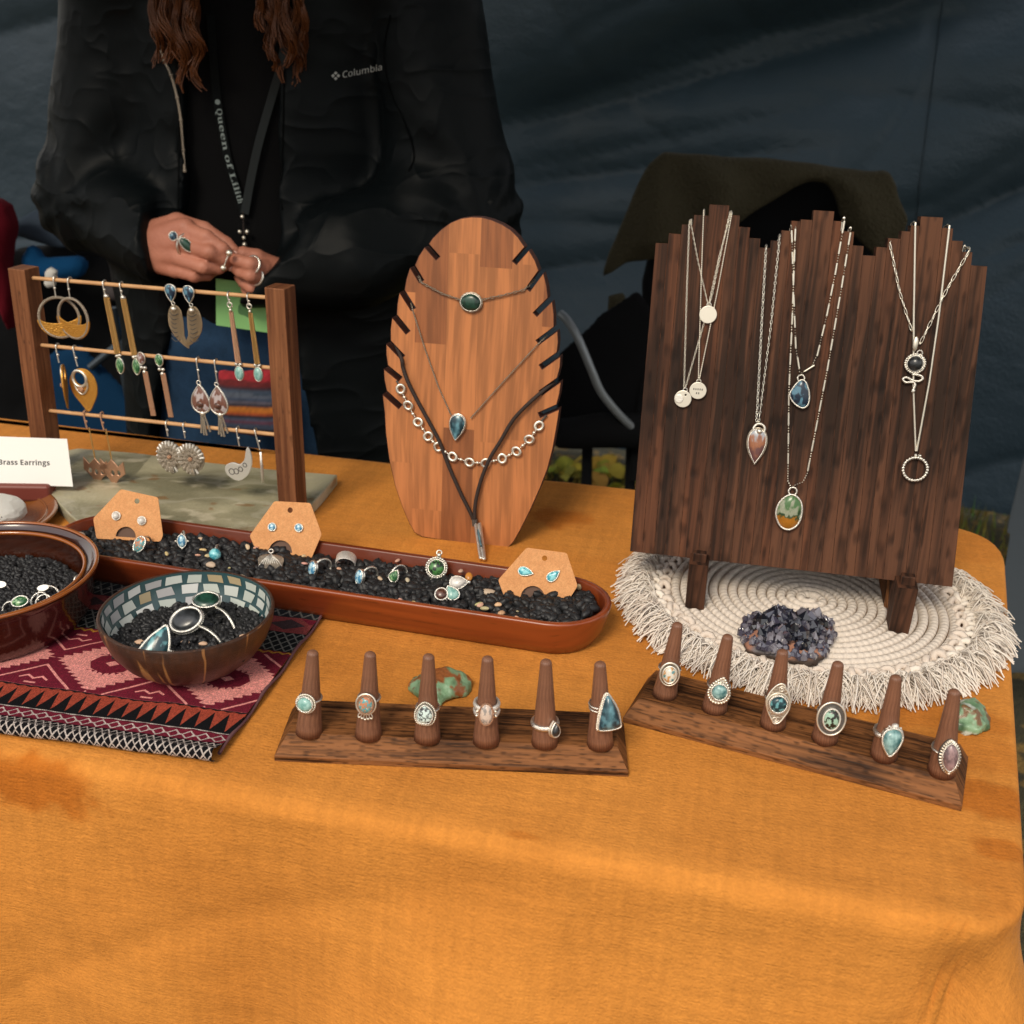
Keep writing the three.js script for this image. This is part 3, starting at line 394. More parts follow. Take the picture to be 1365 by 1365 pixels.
  necklace('long bar chain necklace with large oval green and orange stone', [[[1060, 306], [1056, 420], [1051.5, 520], [1050, 640], [1054, 648]], [[1133.5, 309], [1122, 380], [1103, 490], [1076, 630], [1070, 642], [1055, 648]]], 'bar', .0008, M.paleSilver, { at: [1051.5, 681], make: (g, k) => { const o = smoothPoly([[2, 23], [12, 16], [15.5, 2], [13, -14], [3, -23], [-8, -20], [-15, -7], [-14, 8], [-7, 19]].map(([x, y]) => [x * k, y * k])); setStone(g, o, 'moss', { z: .0022, gap: .0012, rimR: .001, h: .003 }); part(g, 'bail', new THREE.TorusGeometry(5.5 * k, 1.4 * k, 7, 18), M.silver, V(1.5 * k, 29 * k, .004)); } });
  necklace('paperclip chain with round black stone above a small coiled silver snake', [[[1186, 326], [1199, 390], [1215, 441]], [[1291, 335], [1262, 385], [1226, 458]]], 'paperclip', .0008, M.paleSilver, { at: [1219, 484], make: (g, k) => { const o = ell(10.5 * k, 10.5 * k); setStone(g, o, 'black', { z: .0022, gap: .0003, h: .0045 }); part(g, 'beading', beads(ell(13 * k, 13 * k), 26, 2.1 * k, .0035), M.silver); const sn = [[-2, -15], [9, -16], [13, -20], [8, -24], [-1, -23], [-9, -20], [-13, -23], [-9, -27], [0, -26], [4, -29], [3, -36]].map(([x, y]) => V(x * k, y * k, .0035)); part(g, 'snake', join(tube(sn, 1.9 * k, 70, 7), (() => { const b = ball(2.6 * k, V(0, 0, 0)); b.scale(1, 1.5, .7); return move(b, 3 * k, -38 * k, .0035); })()), M.silver); part(g, 'bail', (() => { const b = ball(4.6 * k, V(0, 0, 0), 12, 8); b.scale(.85, 2.3, .6); return move(b, -3.5 * k, 27 * k, .004); })(), M.paleSilver); part(g, 'loop', new THREE.TorusGeometry(3.6 * k, 1 * k, 6, 14), M.silver, V(4 * k, 15 * k, .004)); } });
  necklace('long smooth chain with open hammered silver ring pendant on the dark board', [[[1219.5, 301], [1217.5, 420], [1217, 520], [1220, 600]], [[1264.5, 305], [1251, 420], [1238, 510], [1221.5, 600]]], 'snake', .0011, M.paleSilver, { at: [1219, 624], make: (g, k) => { part(g, 'hoop', beads(ell(16.2 * k, 16.2 * k), 26, 2.5 * k, .004), M.silver); part(g, 'core', new THREE.TorusGeometry(16.2 * k, 1.7 * k, 6, 40), M.silver, V(0, 0, .004)); part(g, 'bail', join(ball(2.4 * k, V(-2 * k, 19.5 * k, .004)), ball(2.4 * k, V(3.5 * k, 19.2 * k, .004))), M.silver); } });
}

// ---------------------------------------------------------------- oval notched board, with necklaces
const ovalP = standing(at(550, 716), at(685, 730), .1);
const onOval = (list, c = .0016) => list.map(([x, y]) => ovalP.px(x, y, c));
{
  const root = thing('necklace_board', 'pale oiled wood oval board with seven slanting notches down each side', 'necklace display', ovalP.o.clone());
  const rIn = [[685, 351], [703, 387], [712.5, 420], [716, 457], [720, 490], [720, 524.5], [718, 554]], rOut = [[701.5, 332], [720.5, 363], [732.5, 400], [740, 439], [744, 473], [744.5, 507], [743, 543]];
  const lIn = [[584, 345], [562, 376], [551, 413], [544, 444], [537, 477], [534, 506], [534, 543]], lOut = [[569, 328], [550, 356], [536, 389], [526, 422], [518, 457], [514.5, 490], [513, 524]];
  const pts = []; const add = (x, y) => pts.push(ovalP.uv(x, y));
  const notch = (o, i, w = 8.5) => { const d = [i[0] - o[0], i[1] - o[1]], l = hypot(...d), n = [-d[1] / l * w / 2, d[0] / l * w / 2], up = n[1] < 0 ? 1 : -1; return { a: [o[0] + n[0] * up, o[1] + n[1] * up], b: [i[0] + n[0] * up, i[1] + n[1] * up], c: [i[0] - n[0] * up, i[1] - n[1] * up], d: [o[0] - n[0] * up, o[1] - n[1] * up] }; };
  add(628, 290); add(642, 290.5); add(655, 294); add(668, 299.5); add(680, 307); add(690, 317);
  rIn.forEach((q, k) => { const n = notch(rOut[k], q); for (const s of 'abcd') add(...n[s]); if (k < 6) add((rOut[k][0] + rOut[k + 1][0]) / 2 + 1.2, (rOut[k][1] + rOut[k + 1][1]) / 2); });
  for (const p of [[741, 570], [736, 598], [729, 625], [719, 651], [706, 680], [693, 706], [684, 722], [677, 729.5], [640, 726.5], [600, 721], [563, 715.5], [553, 710], [546, 698], [537, 677], [527, 648], [519, 612], [514.5, 577], [513, 550]]) add(...p);
  for (let k = 6; k >= 0; k--) { const n = notch(lOut[k], lIn[k]); for (const s of 'dcba') add(...n[s]); if (k) add((lOut[k][0] + lOut[k - 1][0]) / 2 - 1, (lOut[k][1] + lOut[k - 1][1]) / 2); }
  add(577, 318); add(588, 307); add(601, 297.5); add(614, 292);
  const g = new THREE.ExtrudeGeometry(new THREE.Shape(pts), { depth: .015, bevelEnabled: true, bevelSize: .0007, bevelThickness: .0007, bevelSegments: 2 }); move(g, 0, 0, -.0165);
  const face = grp(root, 'board'); face.quaternion.copy(ovalP.quat());
  const uv = g.attributes.uv; for (let i = 0; i < uv.count; i++) uv.setXY(i, uv.getX(i) + .157, uv.getY(i) + .02);
  const mesh = new THREE.Mesh(g, [M.beech, M.beechEdge]); mesh.name = 'panel'; mesh.castShadow = mesh.receiveShadow = true; face.add(mesh);
  const st = block(.07, .012, .1, .002, 'z'); part(root, 'stand', st, M.beech, ovalP.p(.055, .007, -.05).sub(ovalP.o).add(V(0, 0, -.02)), [0, -.15, 0]);
}
{
  const neck = (label, at0, build) => { const p0 = ovalP.px(...at0), t = thing('necklace', label, 'necklace', p0); build(t, (l, c) => onOval(l, c).map((p) => p.sub(p0)), ovalP.scale(...at0)); return t; };
  const face = (t) => { const g = grp(t, 'pendant'); g.quaternion.copy(ovalP.quat()); return g; };
  const slot = (x, y, s) => [[x - s * 6, y - 8], [x, y]];
  neck('silver choker with oval dark green stone near the oval board\'s top', [628.5, 402.5], (t, P, k) => {
    part(t, 'chain', join(chainGeo([...P([[555, 369]], -.008), ...P([[562, 376], [590, 391], [613, 399]], .002)], 'cable', .0013), chainGeo([...P([[644, 399], [672, 393], [699, 386]], .002), ...P([[711, 374]], -.008)], 'cable', .0013)), M.agedSilver);
    const g = face(t), o = ell(13 * k, 10.8 * k); part(g, 'backplate', plate(grow(o, 2 * k), .0016), M.agedSilver, V(0, 0, .001)); setStone(g, o, 'dark_green', { z: .0026, wall: .0012, gap: .0003, h: .003 });
  });
  neck('fine silver chain with teal teardrop stone in the oval board\'s middle', [610, 569], (t, P, k) => {
    part(t, 'chain', join(chainGeo([...P([[545, 405]], -.008), ...P([[551, 414], [568, 467], [585, 515], [602, 553]], .002)], 'bead', .001), chainGeo([...P([[628, 557], [670, 510], [716, 460]], .002), ...P([[728, 448]], -.008)], 'bead', .001)), M.agedSilver);
    const g = face(t), o = drop(9.6 * k, 16.5 * k, -1).map((v) => v.rotateAround(V2(0, 0), -.1)); part(g, 'backplate', plate(grow(o, 1.6 * k), .0016), M.silver, V(0, 0, .001)); setStone(g, o, 'blueteal', { z: .0026, wall: .0012, gap: .0004 });
  });
  neck('silver necklace of round ring links and small beads swagged across the lower oval board', [640, 617], (t, P, k) => {
    const pts = [[535, 518], [545, 540], [558, 562], [571.5, 581], [585, 595], [604, 608], [626.5, 615.5], [648, 616.5], [670, 610.5], [689, 601], [706, 585], [719, 567]], q = new THREE.Quaternion(); q.copy(ovalP.quat());
    pts.forEach((p, i) => { const a = P([p], .0026)[0], l = part(t, 'link', join(new THREE.TorusGeometry(4.9 * k, 1.9 * k, 7, 18)), M.paleSilver, a); l.quaternion.copy(q).multiply(new THREE.Quaternion().setFromEuler(new THREE.Euler(.1 * sin(i * 2.1), .16 * cos(i * 1.7), i * .8))); l.scale.set(1, 1.12, .75); if (i) { const b = pts[i - 1], m = P([[(p[0] + b[0]) / 2, (p[1] + b[1]) / 2]], .0026)[0]; part(t, 'bead', ball(2.5 * k, null, 9, 7), M.paleSilver, m); const u = P([[lerp(b[0], p[0], .3), lerp(b[1], p[1], .3)], [lerp(b[0], p[0], .7), lerp(b[1], p[1], .7)]], .0026); part(t, 'jump_ring', rod(u[0], u[1], .0007, .0007, 6), M.silver); } });
    for (const e of [[[529, 507], [532, 512]], [[729, 553], [722, 561]]]) part(t, 'clasp', rod(...P(e, .0015), .001), M.oxide);
  });
  neck('black leather bolo cord crossing the oval board with two long silver tips', [634, 694], (t, P, k) => {
    part(t, 'cord', join(tube([...P([[524, 462]], -.009), ...P([[536, 478], [538, 490]], .002), ...P([[545, 508], [558, 534], [574, 563], [587, 588], [600, 622], [616, 658], [628, 682], [633, 694]], .0035)], .0019, 90, 8), tube([...P([[738, 511]], -.007), ...P([[719, 525]], .002), ...P([[700, 542], [684, 560], [668, 587], [654, 610], [642, 640], [635, 670], [634, 694]], .005)], .0019, 90, 8)), M.cord);
    part(t, 'clasp', rod(...P([[634, 690], [634.5, 699]], .0045), .0031), M.oxide);
    for (const [a, b] of [[[636, 697], [641, 744]], [[641, 696], [645, 745]]]) { const p = P([a], .006)[0], q = at(...b, .004).sub(ovalP.px(634, 694)); part(t, 'cord_tip', join(rod(p, q, .0021, .0021, 10), ball(.0022, q)), M.silver); }
    part(t, 'inlay', rod(P([[638, 700]], .0075)[0], at(641.5, 728, .0155).sub(ovalP.px(634, 694)), .0013), stone('blueteal'));
  });
}
// ---------------------------------------------------------------- stone slab, earring rack, earrings, name card
const slabTop = .013;
{
  const pix = [[78, 668], [50, 640], [60, 606], [104, 598], [180, 604], [270, 616], [360, 626], [447, 633], [432, 652], [410, 676], [392, 697], [330, 700], [240, 712], [150, 706], [116, 704], [95, 686]];
  const o = pix.map(([x, y]) => { const p = at(x, y, slabTop); return V2(p.x, -p.z); }), g = new THREE.ExtrudeGeometry(new THREE.Shape(o), { depth: slabTop - .003, bevelEnabled: true, bevelSize: .0015, bevelThickness: .0015, bevelSegments: 2 });
  g.rotateX(-PI / 2); g.translate(0, TOP + .0016, 0);
  const map = colorTex(512, 512, (u, v) => { const a = fbm(u * 5 + v * 2, v * 9, 5, 0, 0, 3), b = fbm(u * 16, v * 22, 4, 0, 0, 7), vein = sstep(.04, .0, abs(fbm(u * 4 + 3, v * 7, 4, 0, 0, 12) - .5)); let c = mix3([.2, .185, .115], [.42, .385, .255], sstep(.3, .7, a)); c = mix3(c, [.52, .47, .34], sstep(.62, .8, b) * .7); c = mix3(c, [.2, .085, .02], sstep(.72, .8, fbm(u * 18 + 40, v * 30, 3, 0, 0, 22)) * .6); return mix3(c, [.4, .37, .28], vein * .5); }, [.42, .42]);
  solo('stone_slab', g, phys({ map, bumpMap: grainBump, bumpScale: .0004, roughness: .34 }), 'grey green veined polished stone slab under the earring rack', 'stone slab');
}
const rackP = standing(at(65, 626, slabTop), at(391, 682, slabTop));
const PY = [.0205, .0205];
{
  const root = thing('earring_rack', 'two square reddish wood posts joined by three thin rods hung with earrings', 'earring rack', rackP.o.clone());
  const q = rackP.quat(), L = rackP;
  const post = (bx, by, tx, ty, name) => { const b = L.uv(bx, by), t = L.uv(tx, ty), g = block(.0215, hypot(t.x - b.x, t.y - b.y), .0225, .0012, 'y', bx * .01), m = part(root, name, g, M.redwood, L.p((b.x + t.x) / 2, (b.y + t.y) / 2, 0).sub(root.position)); m.quaternion.copy(q).multiply(new THREE.Quaternion().setFromAxisAngle(V(0, 0, 1), atan2(-(t.x - b.x), t.y - b.y))); };
  const f = L.uv(391, 682); post(66, 626, 31, 356, 'post'); post(391, 682, 373, 381, 'post');
  for (const [a, b] of [[[38, 370], [386, 399]], [[50, 459.5], [389, 493]], [[62, 547], [394, 582]]]) part(root, 'rod', rod(L.px(...a).sub(root.position), L.px(...b).sub(root.position), .0021, .0021, 10), M.dowel);
}
// earrings: each hangs from its hook on a rod; sizes in photo pixels there
function earring(label, hx, hy, build) { const p = rackP.px(hx, hy, .0026), t = thing('earring', label, 'earring', p), g = t; t.quaternion.copy(rackP.quat()); build(t, rackP.scale(hx, hy)); return t; }
const hook = (t, k, len, dx = 0, metal = M.silver) => part(t, 'ear_wire', join(tube([V(-.5 * k, -2 * k, -.006), V(-.5 * k, 3.2 * k, -.005), V(0, 4 * k, -.0018), V(dx * .3, 1 * k, .0012), V(dx, -len * k, .001)], .9 * k, 22, 6), ball(1.6 * k, V(dx, -len * .45 * k, .001), 7, 5)), metal);
const tassel = (t, k, list, top, metal) => { for (const [x0, x1, y1] of list) part(t, 'dangle', rod(V(x0 * k, top * k, .001), V(x1 * k, y1 * k, .001), .9 * k, 1.2 * k, 6), metal); };
const crescent = (k, r, cx, cy, ir, ix, iy) => { const s = new THREE.Shape(); for (let i = 0; i <= 40; i++) { const a = PI * (1.02 + i / 40 * .98) - .0; const x = cx + r * cos(a), y = cy + r * sin(a); i ? s.lineTo(x * k, y * k) : s.moveTo(x * k, y * k); } for (let i = 0; i <= 30; i++) { const a = 2 * PI - i / 30 * PI; s.lineTo((ix + ir * cos(a)) * k, (iy + ir * .34 * sin(a)) * k); } return new THREE.ExtrudeGeometry(s, { depth: .0012, bevelEnabled: true, bevelSize: .0004, bevelThickness: .0004, bevelSegments: 2 }); };
for (const [x, y, side, tilt] of [[74.5, 373, 'left', .06], [93.5, 374.5, 'right', -.05]]) earring(`silver hoop earring with brass lower half, ${side} one of the overlapping pair`, x, y, (t, k) => { hook(t, k, 18); const c = grp(t, 'drop', V(0, -41 * k, 0)); c.rotation.z = tilt; c.rotation.y = side === 'left' ? .5 : -.1; part(c, 'hoop', new THREE.TorusGeometry(21 * k, 1.7 * k, 8, 48).scale(1, 1.06, 1), M.agedSilver); part(c, 'brass_crescent', crescent(k, 23, 0, 0, 20, 0, 0), M.brass, V(0, 0, -.0004)); });
for (const [x, y, side] of [[139.5, 378.5, 'left'], [162, 380.5, 'right']]) earring(`long bronze bar earring tipped with pointed green stone, ${side} one of two`, x, y, (t, k) => { hook(t, k, 12, 2 * k); const b = rod(V(3.5 * k, -14 * k, .001), V(10 * k, -77 * k, .001), 3.3 * k, 3.6 * k, 8); part(t, 'bar', b, M.bronze); part(t, 'cap', join(ball(3 * k, V(3.2 * k, -12.5 * k, .001)), ball(2.4 * k, V(9 * k, -80 * k, .001)), ball(2.4 * k, V(12 * k, -79 * k, .001))), M.silver); const g = grp(t, 'charm', V(11.5 * k, -91 * k, .0005)); setStone(g, marq(4.6 * k, 9 * k), 'green', { gap: .0005, wall: .001 }); });
for (const [x, y, side, m] of [[231, 387, 'left', 1], [255, 389, 'right', -1]]) earring(`wing shaped earring under a dark blue teardrop stone, ${side} one of two`, x, y, (t, k) => {
  const g = grp(t, 'stud', V(0, -2 * k, .0012)); setStone(g, drop(6.6 * k, 9.5 * k, -1), 'navy', { gap: .0006, wall: .0012 }); part(t, 'jump_ring', new THREE.TorusGeometry(2 * k, .7 * k, 6, 12), M.silver, V(1 * k, -14 * k, .001));
  const w = smoothPoly([[0, 0], [6 * m, -3], [10 * m, -14], [9 * m, -27], [0 * m, -40], [-14 * m, -49], [-9 * m, -36], [-9 * m, -22], [-7 * m, -6]].map(([a, b]) => [-a * k * -1 * (1), b * k]), 48).map((p) => V2(p.x * (1), p.y)); const gg = grp(t, 'wing', V(2 * k, -16 * k, 0)); gg.scale.x = -1 * 1; part(gg, 'blade', dome(w, .0035, 0, 5), M.wing); part(gg, 'back', plate(w, .0006), M.wing, V(0, 0, -.0008)); part(gg, 'tip', ball(3.4 * k, V(0, -4 * k, .002)), M.paleSilver); const ri = []; for (let i = 0; i < 7; i++) ri.push(tube([V(-6 * m * k, (-9 - i * 5) * k, .0022), V(0, (-11 - i * 5) * k, .0038), V(6 * m * k, (-8 - i * 5) * k, .0022)], .5 * k, 8, 4)); part(gg, 'ribs', join(ri), M.oxide); });
for (const [x, y, side, mt] of [[305, 393.5, 'left', M.copper], [331, 395.5, 'right', M.bronze]]) earring(`long ${side === 'left' ? 'copper' : 'golden'} bar earring ending in a pale turquoise drop, ${side} one`, x, y, (t, k) => { hook(t, k, 9, 3 * k); part(t, 'bail', join(move(new THREE.TorusGeometry(3 * k, .9 * k, 6, 14), 3 * k, -10 * k, .001), ball(2 * k, V(3.5 * k, -16 * k, .001))), M.paleSilver); part(t, 'bar', rod(V(4 * k, -18 * k, .001), V(9 * k, -78 * k, .001), 2.6 * k, 3.6 * k, 8), mt); part(t, 'cap', join(ball(2.6 * k, V(6.5 * k, -80 * k, .001)), ball(2.6 * k, V(11.5 * k, -80 * k, .001))), M.silver); const g = grp(t, 'charm', V(9.5 * k, -91 * k, .0005)); setStone(g, ell(5.2 * k, 8 * k), 'mint', { gap: .0005, wall: .001 }); });
{ // brass leaf earrings on the middle rod, the left one seen edge on
  const leaf = (t, k) => { const s = new THREE.Shape(smoothPoly([[0, 2], [-10, -2], [-17, -14], [-14, -28], [-4, -40], [3, -47], [10, -38], [17, -24], [17, -10], [10, 0]].map(([a, b]) => [a * k, b * k]), 50)); s.holes.push(new THREE.Path(ell(7.6 * k, 8 * k, 24).map((p) => p.add(V2(-3 * k, -9 * k))))); part(t, 'leaf', new THREE.ExtrudeGeometry(s, { depth: .001, bevelEnabled: true, bevelSize: .0003, bevelThickness: .0003, bevelSegments: 2 }), M.brass); part(t, 'silver_ring', join(move(new THREE.TorusGeometry(9 * k, 1.7 * k, 8, 30), -3 * k, -9.5 * k, .0018), tube([V(-11 * k, -14 * k, .002), V(-8 * k, -22 * k, .002), V(-1 * k, -27 * k, .002), V(6 * k, -20 * k, .002), V(7 * k, -12 * k, .002)], 1.2 * k, 24, 6)), M.paleSilver); part(t, 'bead', ball(3.2 * k, V(-2 * k, -21.5 * k, .003), 9, 7), M.copper); };
  earring('brass leaf earring turned edge on, left one of the pair on the middle rod', 77, 463, (t, k) => { hook(t, k, 16, 2 * k); const g = grp(t, 'drop', V(6 * k, -20 * k, 0)); g.rotation.y = -1.0; leaf(g, k); });
  earring('brass leaf earring facing front with a silver rimmed hole', 99.5, 465.5, (t, k) => { hook(t, k, 18, 4 * k); const g = grp(t, 'drop', V(8 * k, -22 * k, 0)); leaf(g, k); });
}
for (const [x, y, side] of [[191.5, 472.5, 'left'], [215.5, 475, 'right']]) earring(`plain copper bar earring under a small oval stone, ${side} one of two`, x, y, (t, k) => { const g = grp(t, 'stud', V(0, -3 * k, .0015)); setStone(g, ell(4.4 * k, 6.3 * k), side === 'left' ? 'agate' : 'green', { gap: .0006, wall: .001 }); part(t, 'cap', join(ball(2.2 * k, V(-1.5 * k, -14 * k, .001)), ball(2.2 * k, V(3 * k, -14 * k, .001)), ball(2.2 * k, V(1.5 * k, -19 * k, .001))), M.silver); const b = block(6.6 * k, 52 * k, 2 * k, .0006, 'y'); b.rotateZ(.1); part(t, 'bar', b, M.copper, V(5 * k, -44 * k, .001)); });
for (const [x, y, side] of [[264, 480.5, 'left'], [288, 483, 'right']]) earring(`teardrop earring of banded agate with thin metal fringe, ${side} one on the middle rod`, x, y, (t, k) => { hook(t, k, 22, 2 * k); part(t, 'loop', new THREE.TorusGeometry(2.4 * k, .8 * k, 6, 12), M.silver, V(1 * k, -25 * k, .001)); const o = drop(11.5 * k, 16.5 * k, 1).map((p) => p.add(V2(2 * k, -44 * k))); setStone(t, o, 'agate', { gap: .0006, wall: .0014, rimR: .001 }); part(t, 'cabochon', dome(ell(5.2 * k, 4.6 * k).map((p) => p.add(V2(2 * k, -50 * k))), .0028), stone('garnet'), V(0, 0, .003)); part(t, 'cap', ball(3.4 * k, V(3 * k, -61.5 * k, .001)), M.paleSilver); tassel(t, k, [[1, -1, -86], [2, 2.5, -88], [3, 6, -88], [5, 11, -83]], -63, M.agedSilver); });
for (const [x, y, side, f] of [[223, 565, 'left', 1], [246, 567.5, 'right', 1]]) earring(`grey ridged spiral shell earring, ${side} one of the touching pair`, x, y, (t, k) => { hook(t, k, 13, 2 * k); const g = grp(t, 'drop', V((side === 'left' ? 3 : 8) * k, -37 * k, .0008)), pts = []; for (let i = 0; i <= 120; i++) { const a = i / 120 * PI * 5.2 + 1.2, r = (1.5 + 13 * pow(i / 120, 1.25)) * k; pts.push(V(r * cos(a), r * sin(a) * 1.05, .002 * (1 - i / 120))); } part(g, 'spiral', surface(240, 10, (s, tt) => { const i = s * 120, i0 = min(119, floor(i)), p = pts[i0].clone().lerp(pts[i0 + 1], i - i0), rad = (.9 + 4.6 * s) * k * (1 + .16 * sin(s * s * 150)), d = V(p.x, p.y, 0).normalize(), a = tt * 2 * PI; return { p: p.addScaledVector(d, rad * cos(a)).add(V(0, 0, rad * .6 * sin(a))) }; }), M.agedSilver); part(g, 'disc', plate(ell(15.5 * k, 16.5 * k), .0012), M.agedSilver, V(0, 0, -.0016)); part(g, 'eye', ball(2.6 * k, V(0, 0, .0028)), M.copper); const rb = []; for (let i = 0; i < 19; i++) { const a = i / 19 * 5.2 + .2; rb.push(rod(V(12 * k * cos(a), 12.6 * k * sin(a), .0016), V(17.6 * k * cos(a), 18.6 * k * sin(a), .0008), 1.3 * k, 1.5 * k, 6)); } part(g, 'ribs', join(rb), M.satin); });
earring('etched silver crescent moon earring, left one of the pair on the lowest rod', 317, 573, (t, k) => { hook(t, k, 18, 3 * k); const g = grp(t, 'drop', V(5 * k, -40 * k, 0)); const m = smoothPoly([[9, 22], [13, 8], [8, -10], [-6, -21], [-20, -16], [-22, -6], [-12, 0], [-3, -1], [4, 6], [6, 14]].map(([a, b]) => [a * k, b * k])); part(g, 'moon', plate(m, .0014, .0004), M.satin); part(g, 'etching', join([0, 1, 2, 3].map((i) => move(new THREE.TorusGeometry((3.6 - i * .4) * k, .5 * k, 5, 14), (-14 + i * 6) * k, (-11 + i * i * 1.2) * k, .0019))), M.oxide); });
earring('etched silver crescent moon earring hanging edge on against the right post', 340.5, 575.5, (t, k) => { hook(t, k, 20, 7 * k); const g = grp(t, 'drop', V(8 * k, -42 * k, 0)); g.rotation.y = -1.05; const m = smoothPoly([[9, 22], [13, 8], [8, -10], [-6, -21], [-20, -16], [-22, -6], [-12, 0], [-3, -1], [4, 6], [6, 14]].map(([a, b]) => [a * k, b * k])); part(g, 'moon', plate(m, .0014, .0004), M.satin); });
for (const [x, y, side] of [[113.5, 552, 'left'], [136, 554, 'right']]) earring(`pierced copper tulip shaped earring near the name card, ${side} one`, x, y, (t, k) => { hook(t, k, 15, 3 * k, M.copper); const g = grp(t, 'drop', V(8 * k, -50 * k, 0)); const s = new THREE.Shape([[0, -31], [7, -21], [16, -14], [15, 0], [8, -7], [0, 1], [-8, -7], [-15, 0], [-16, -14], [-7, -21]].map(([a, b]) => V2(a * k, b * k))); for (const [hx, hy] of [[0, -15], [-8, -14], [8, -14]]) s.holes.push(new THREE.Path(ell(2.6 * k, 3.4 * k, 14).map((p) => p.add(V2(hx * k, hy * k))))); part(g, 'petals', new THREE.ExtrudeGeometry(s, { depth: .001, bevelEnabled: true, bevelSize: .0003, bevelThickness: .0003, bevelSegments: 1 }), M.copper); part(g, 'stem', rod(V(-3 * k, 36 * k, 0), V(0, -3 * k, 0), .8 * k), M.bronze); });
{ // the name card in its wooden block
  const P = standing(at(-70, 662, .006), at(72, 664, .006), .16), t = thing('card_holder', 'small dark red wooden block that holds the white name card', 'card holder', P.o.clone());
  const a = P.uv(-60, 664), b = P.uv(72, 664), g = uvBox(new RoundedBoxGeometry(b.x - a.x, .019, .022, 3, .004), 'x'); const m = part(t, 'block', g, std({ color: C(.15, .03, .02), bumpMap: M.redwood.bumpMap, bumpScale: .0002, roughness: .5 }), P.p((a.x + b.x) / 2, .0085, 0).sub(P.o)); m.quaternion.copy(standing(at(-70, 662), at(72, 664)).quat());
  const Q = standing(at(-70, 655, .014), at(72, 657, .014), .2), w = [[-75, 579], [89.5, 585], [97.5, 648.5], [-72, 643]].map(([x, y]) => Q.uv(x, y));
  const cv = document.createElement('canvas'); cv.width = 512; cv.height = 200; const c = cv.getContext('2d'); c.fillStyle = '#e9e7e2'; c.fillRect(0, 0, 512, 200); c.fillStyle = '#2a2a2a'; c.font = 'bold 31px sans-serif'; c.fillText('Brass Earrings', 212, 112);
  const tex = new THREE.CanvasTexture(cv); tex.colorSpace = THREE.SRGBColorSpace; const s = new THREE.ExtrudeGeometry(new THREE.Shape(w), { depth: .0006, bevelEnabled: false }); const x0 = w[0].x, x1 = w[2].x, y0 = w[2].y, y1 = w[1].y, uv = s.attributes.uv; for (let i = 0; i < uv.count; i++) uv.setXY(i, (uv.getX(i) - x0) / (x1 - x0), (uv.getY(i) - y0) / (y1 - y0));
  const cd = solo('name_card', s, [std({ map: tex, roughness: .8 }), std({ color: C(.7, .69, .66), roughness: .8 })], 'white card printed with black lettering standing in a dark red wooden block', 'name card'); cd.position.copy(Q.o); cd.quaternion.copy(Q.quat());
}
{ // brown glazed saucer at the left edge with a pale stone in it
  const c = at(63, 697, .006).add(V(-.072, 0, -.004)), t = thing('saucer', 'brown glazed saucer with ridged rim behind the deep brown dish', 'saucer', V(c.x, TOP, c.z));
  const gl = phys({ color: C(.2, .068, .018), roughness: .25, clearcoat: .7, clearcoatRoughness: .1 });
  part(t, 'plate', lathe([[0, .002], [.05, .002], [.06, .005], [.072, .012], [.0745, .0135], [.077, .013], [.0775, .0115], [.074, .009], [.062, .0015], [0, .0005]], 72), gl); part(t, 'ridge', new THREE.TorusGeometry(.0655, .0012, 8, 72).rotateX(PI / 2), gl, V(0, .0085, 0));
  const s = new THREE.IcosahedronGeometry(.03, 4), p = s.attributes.position; for (let i = 0; i < p.count; i++) { const v = V().fromBufferAttribute(p, i), k = .85 + .3 * fbm3(v.x * 40 + 9, v.y * 40 + 9, v.z * 40 + 9); p.setXYZ(i, v.x * k * 1.25, v.y * k * .55, v.z * k); } s.computeVertexNormals(); const q = at(2, 691, .012);
  const st = thing('pale_stone', 'smooth white stone with a small dark speck at the left edge of the table', 'stone', V(q.x - .012, TOP + .0195, q.z)); part(st, 'body', s, std({ color: C(.72, .71, .66), roughness: .5, bumpMap: grainBump, bumpScale: .0006 })); part(st, 'speck', ball(.0014, null), M.black, V(.0225, .0035, .0215));
}
// ---------------------------------------------------------------- wooden tray, beans, earring cards, loose jewellery
const bean = (() => { const g = new THREE.SphereGeometry(1, 8, 6), p = g.attributes.position; for (let i = 0; i < p.count; i++) { const x = p.getX(i), y = p.getY(i), z = p.getZ(i); p.setXYZ(i, x * 1.5, y * .82, z * (.95 + .05 * x) + .28 * x * x - .14); } g.computeVertexNormals(); return g; })();
M.bean = std({ color: C(.0085, .0085, .0095), roughness: .56 });
function beanBed(name, label, count, size, place, seed) { const r = seeded(seed), im = new THREE.InstancedMesh(bean, M.bean, count), o = new THREE.Object3D(), c = new THREE.Color(); for (let i = 0; i < count; i++) { o.position.copy(place(r)); o.rotation.set((r() - .5) * 2.4, r() * 7, (r() - .5) * 2.4); o.scale.setScalar(size * (.6 + .65 * r())); o.scale.x *= .8 + .35 * r(); o.updateMatrix(); im.setMatrixAt(i, o.matrix); const k = .6 + r() * .9; c.setRGB(k, k, k * 1.02); im.setColorAt(i, c); } im.name = name; im.castShadow = im.receiveShadow = true; scene.add(im); tag(im, label, 'beans', null, 'stuff'); return im; }
const TC = V(-.1705, TOP + .0005, -.9262), tyaw = 13.7 * PI / 180, tA = V(cos(tyaw), 0, sin(tyaw)), tB = V(-sin(tyaw), 0, cos(tyaw));
const tray = (a, b, h) => TC.clone().addScaledVector(tA, a).addScaledVector(tB, b).add(V(0, h, 0)); // a along, b towards the front
const trayHalf = .265, trayWide = .0475;
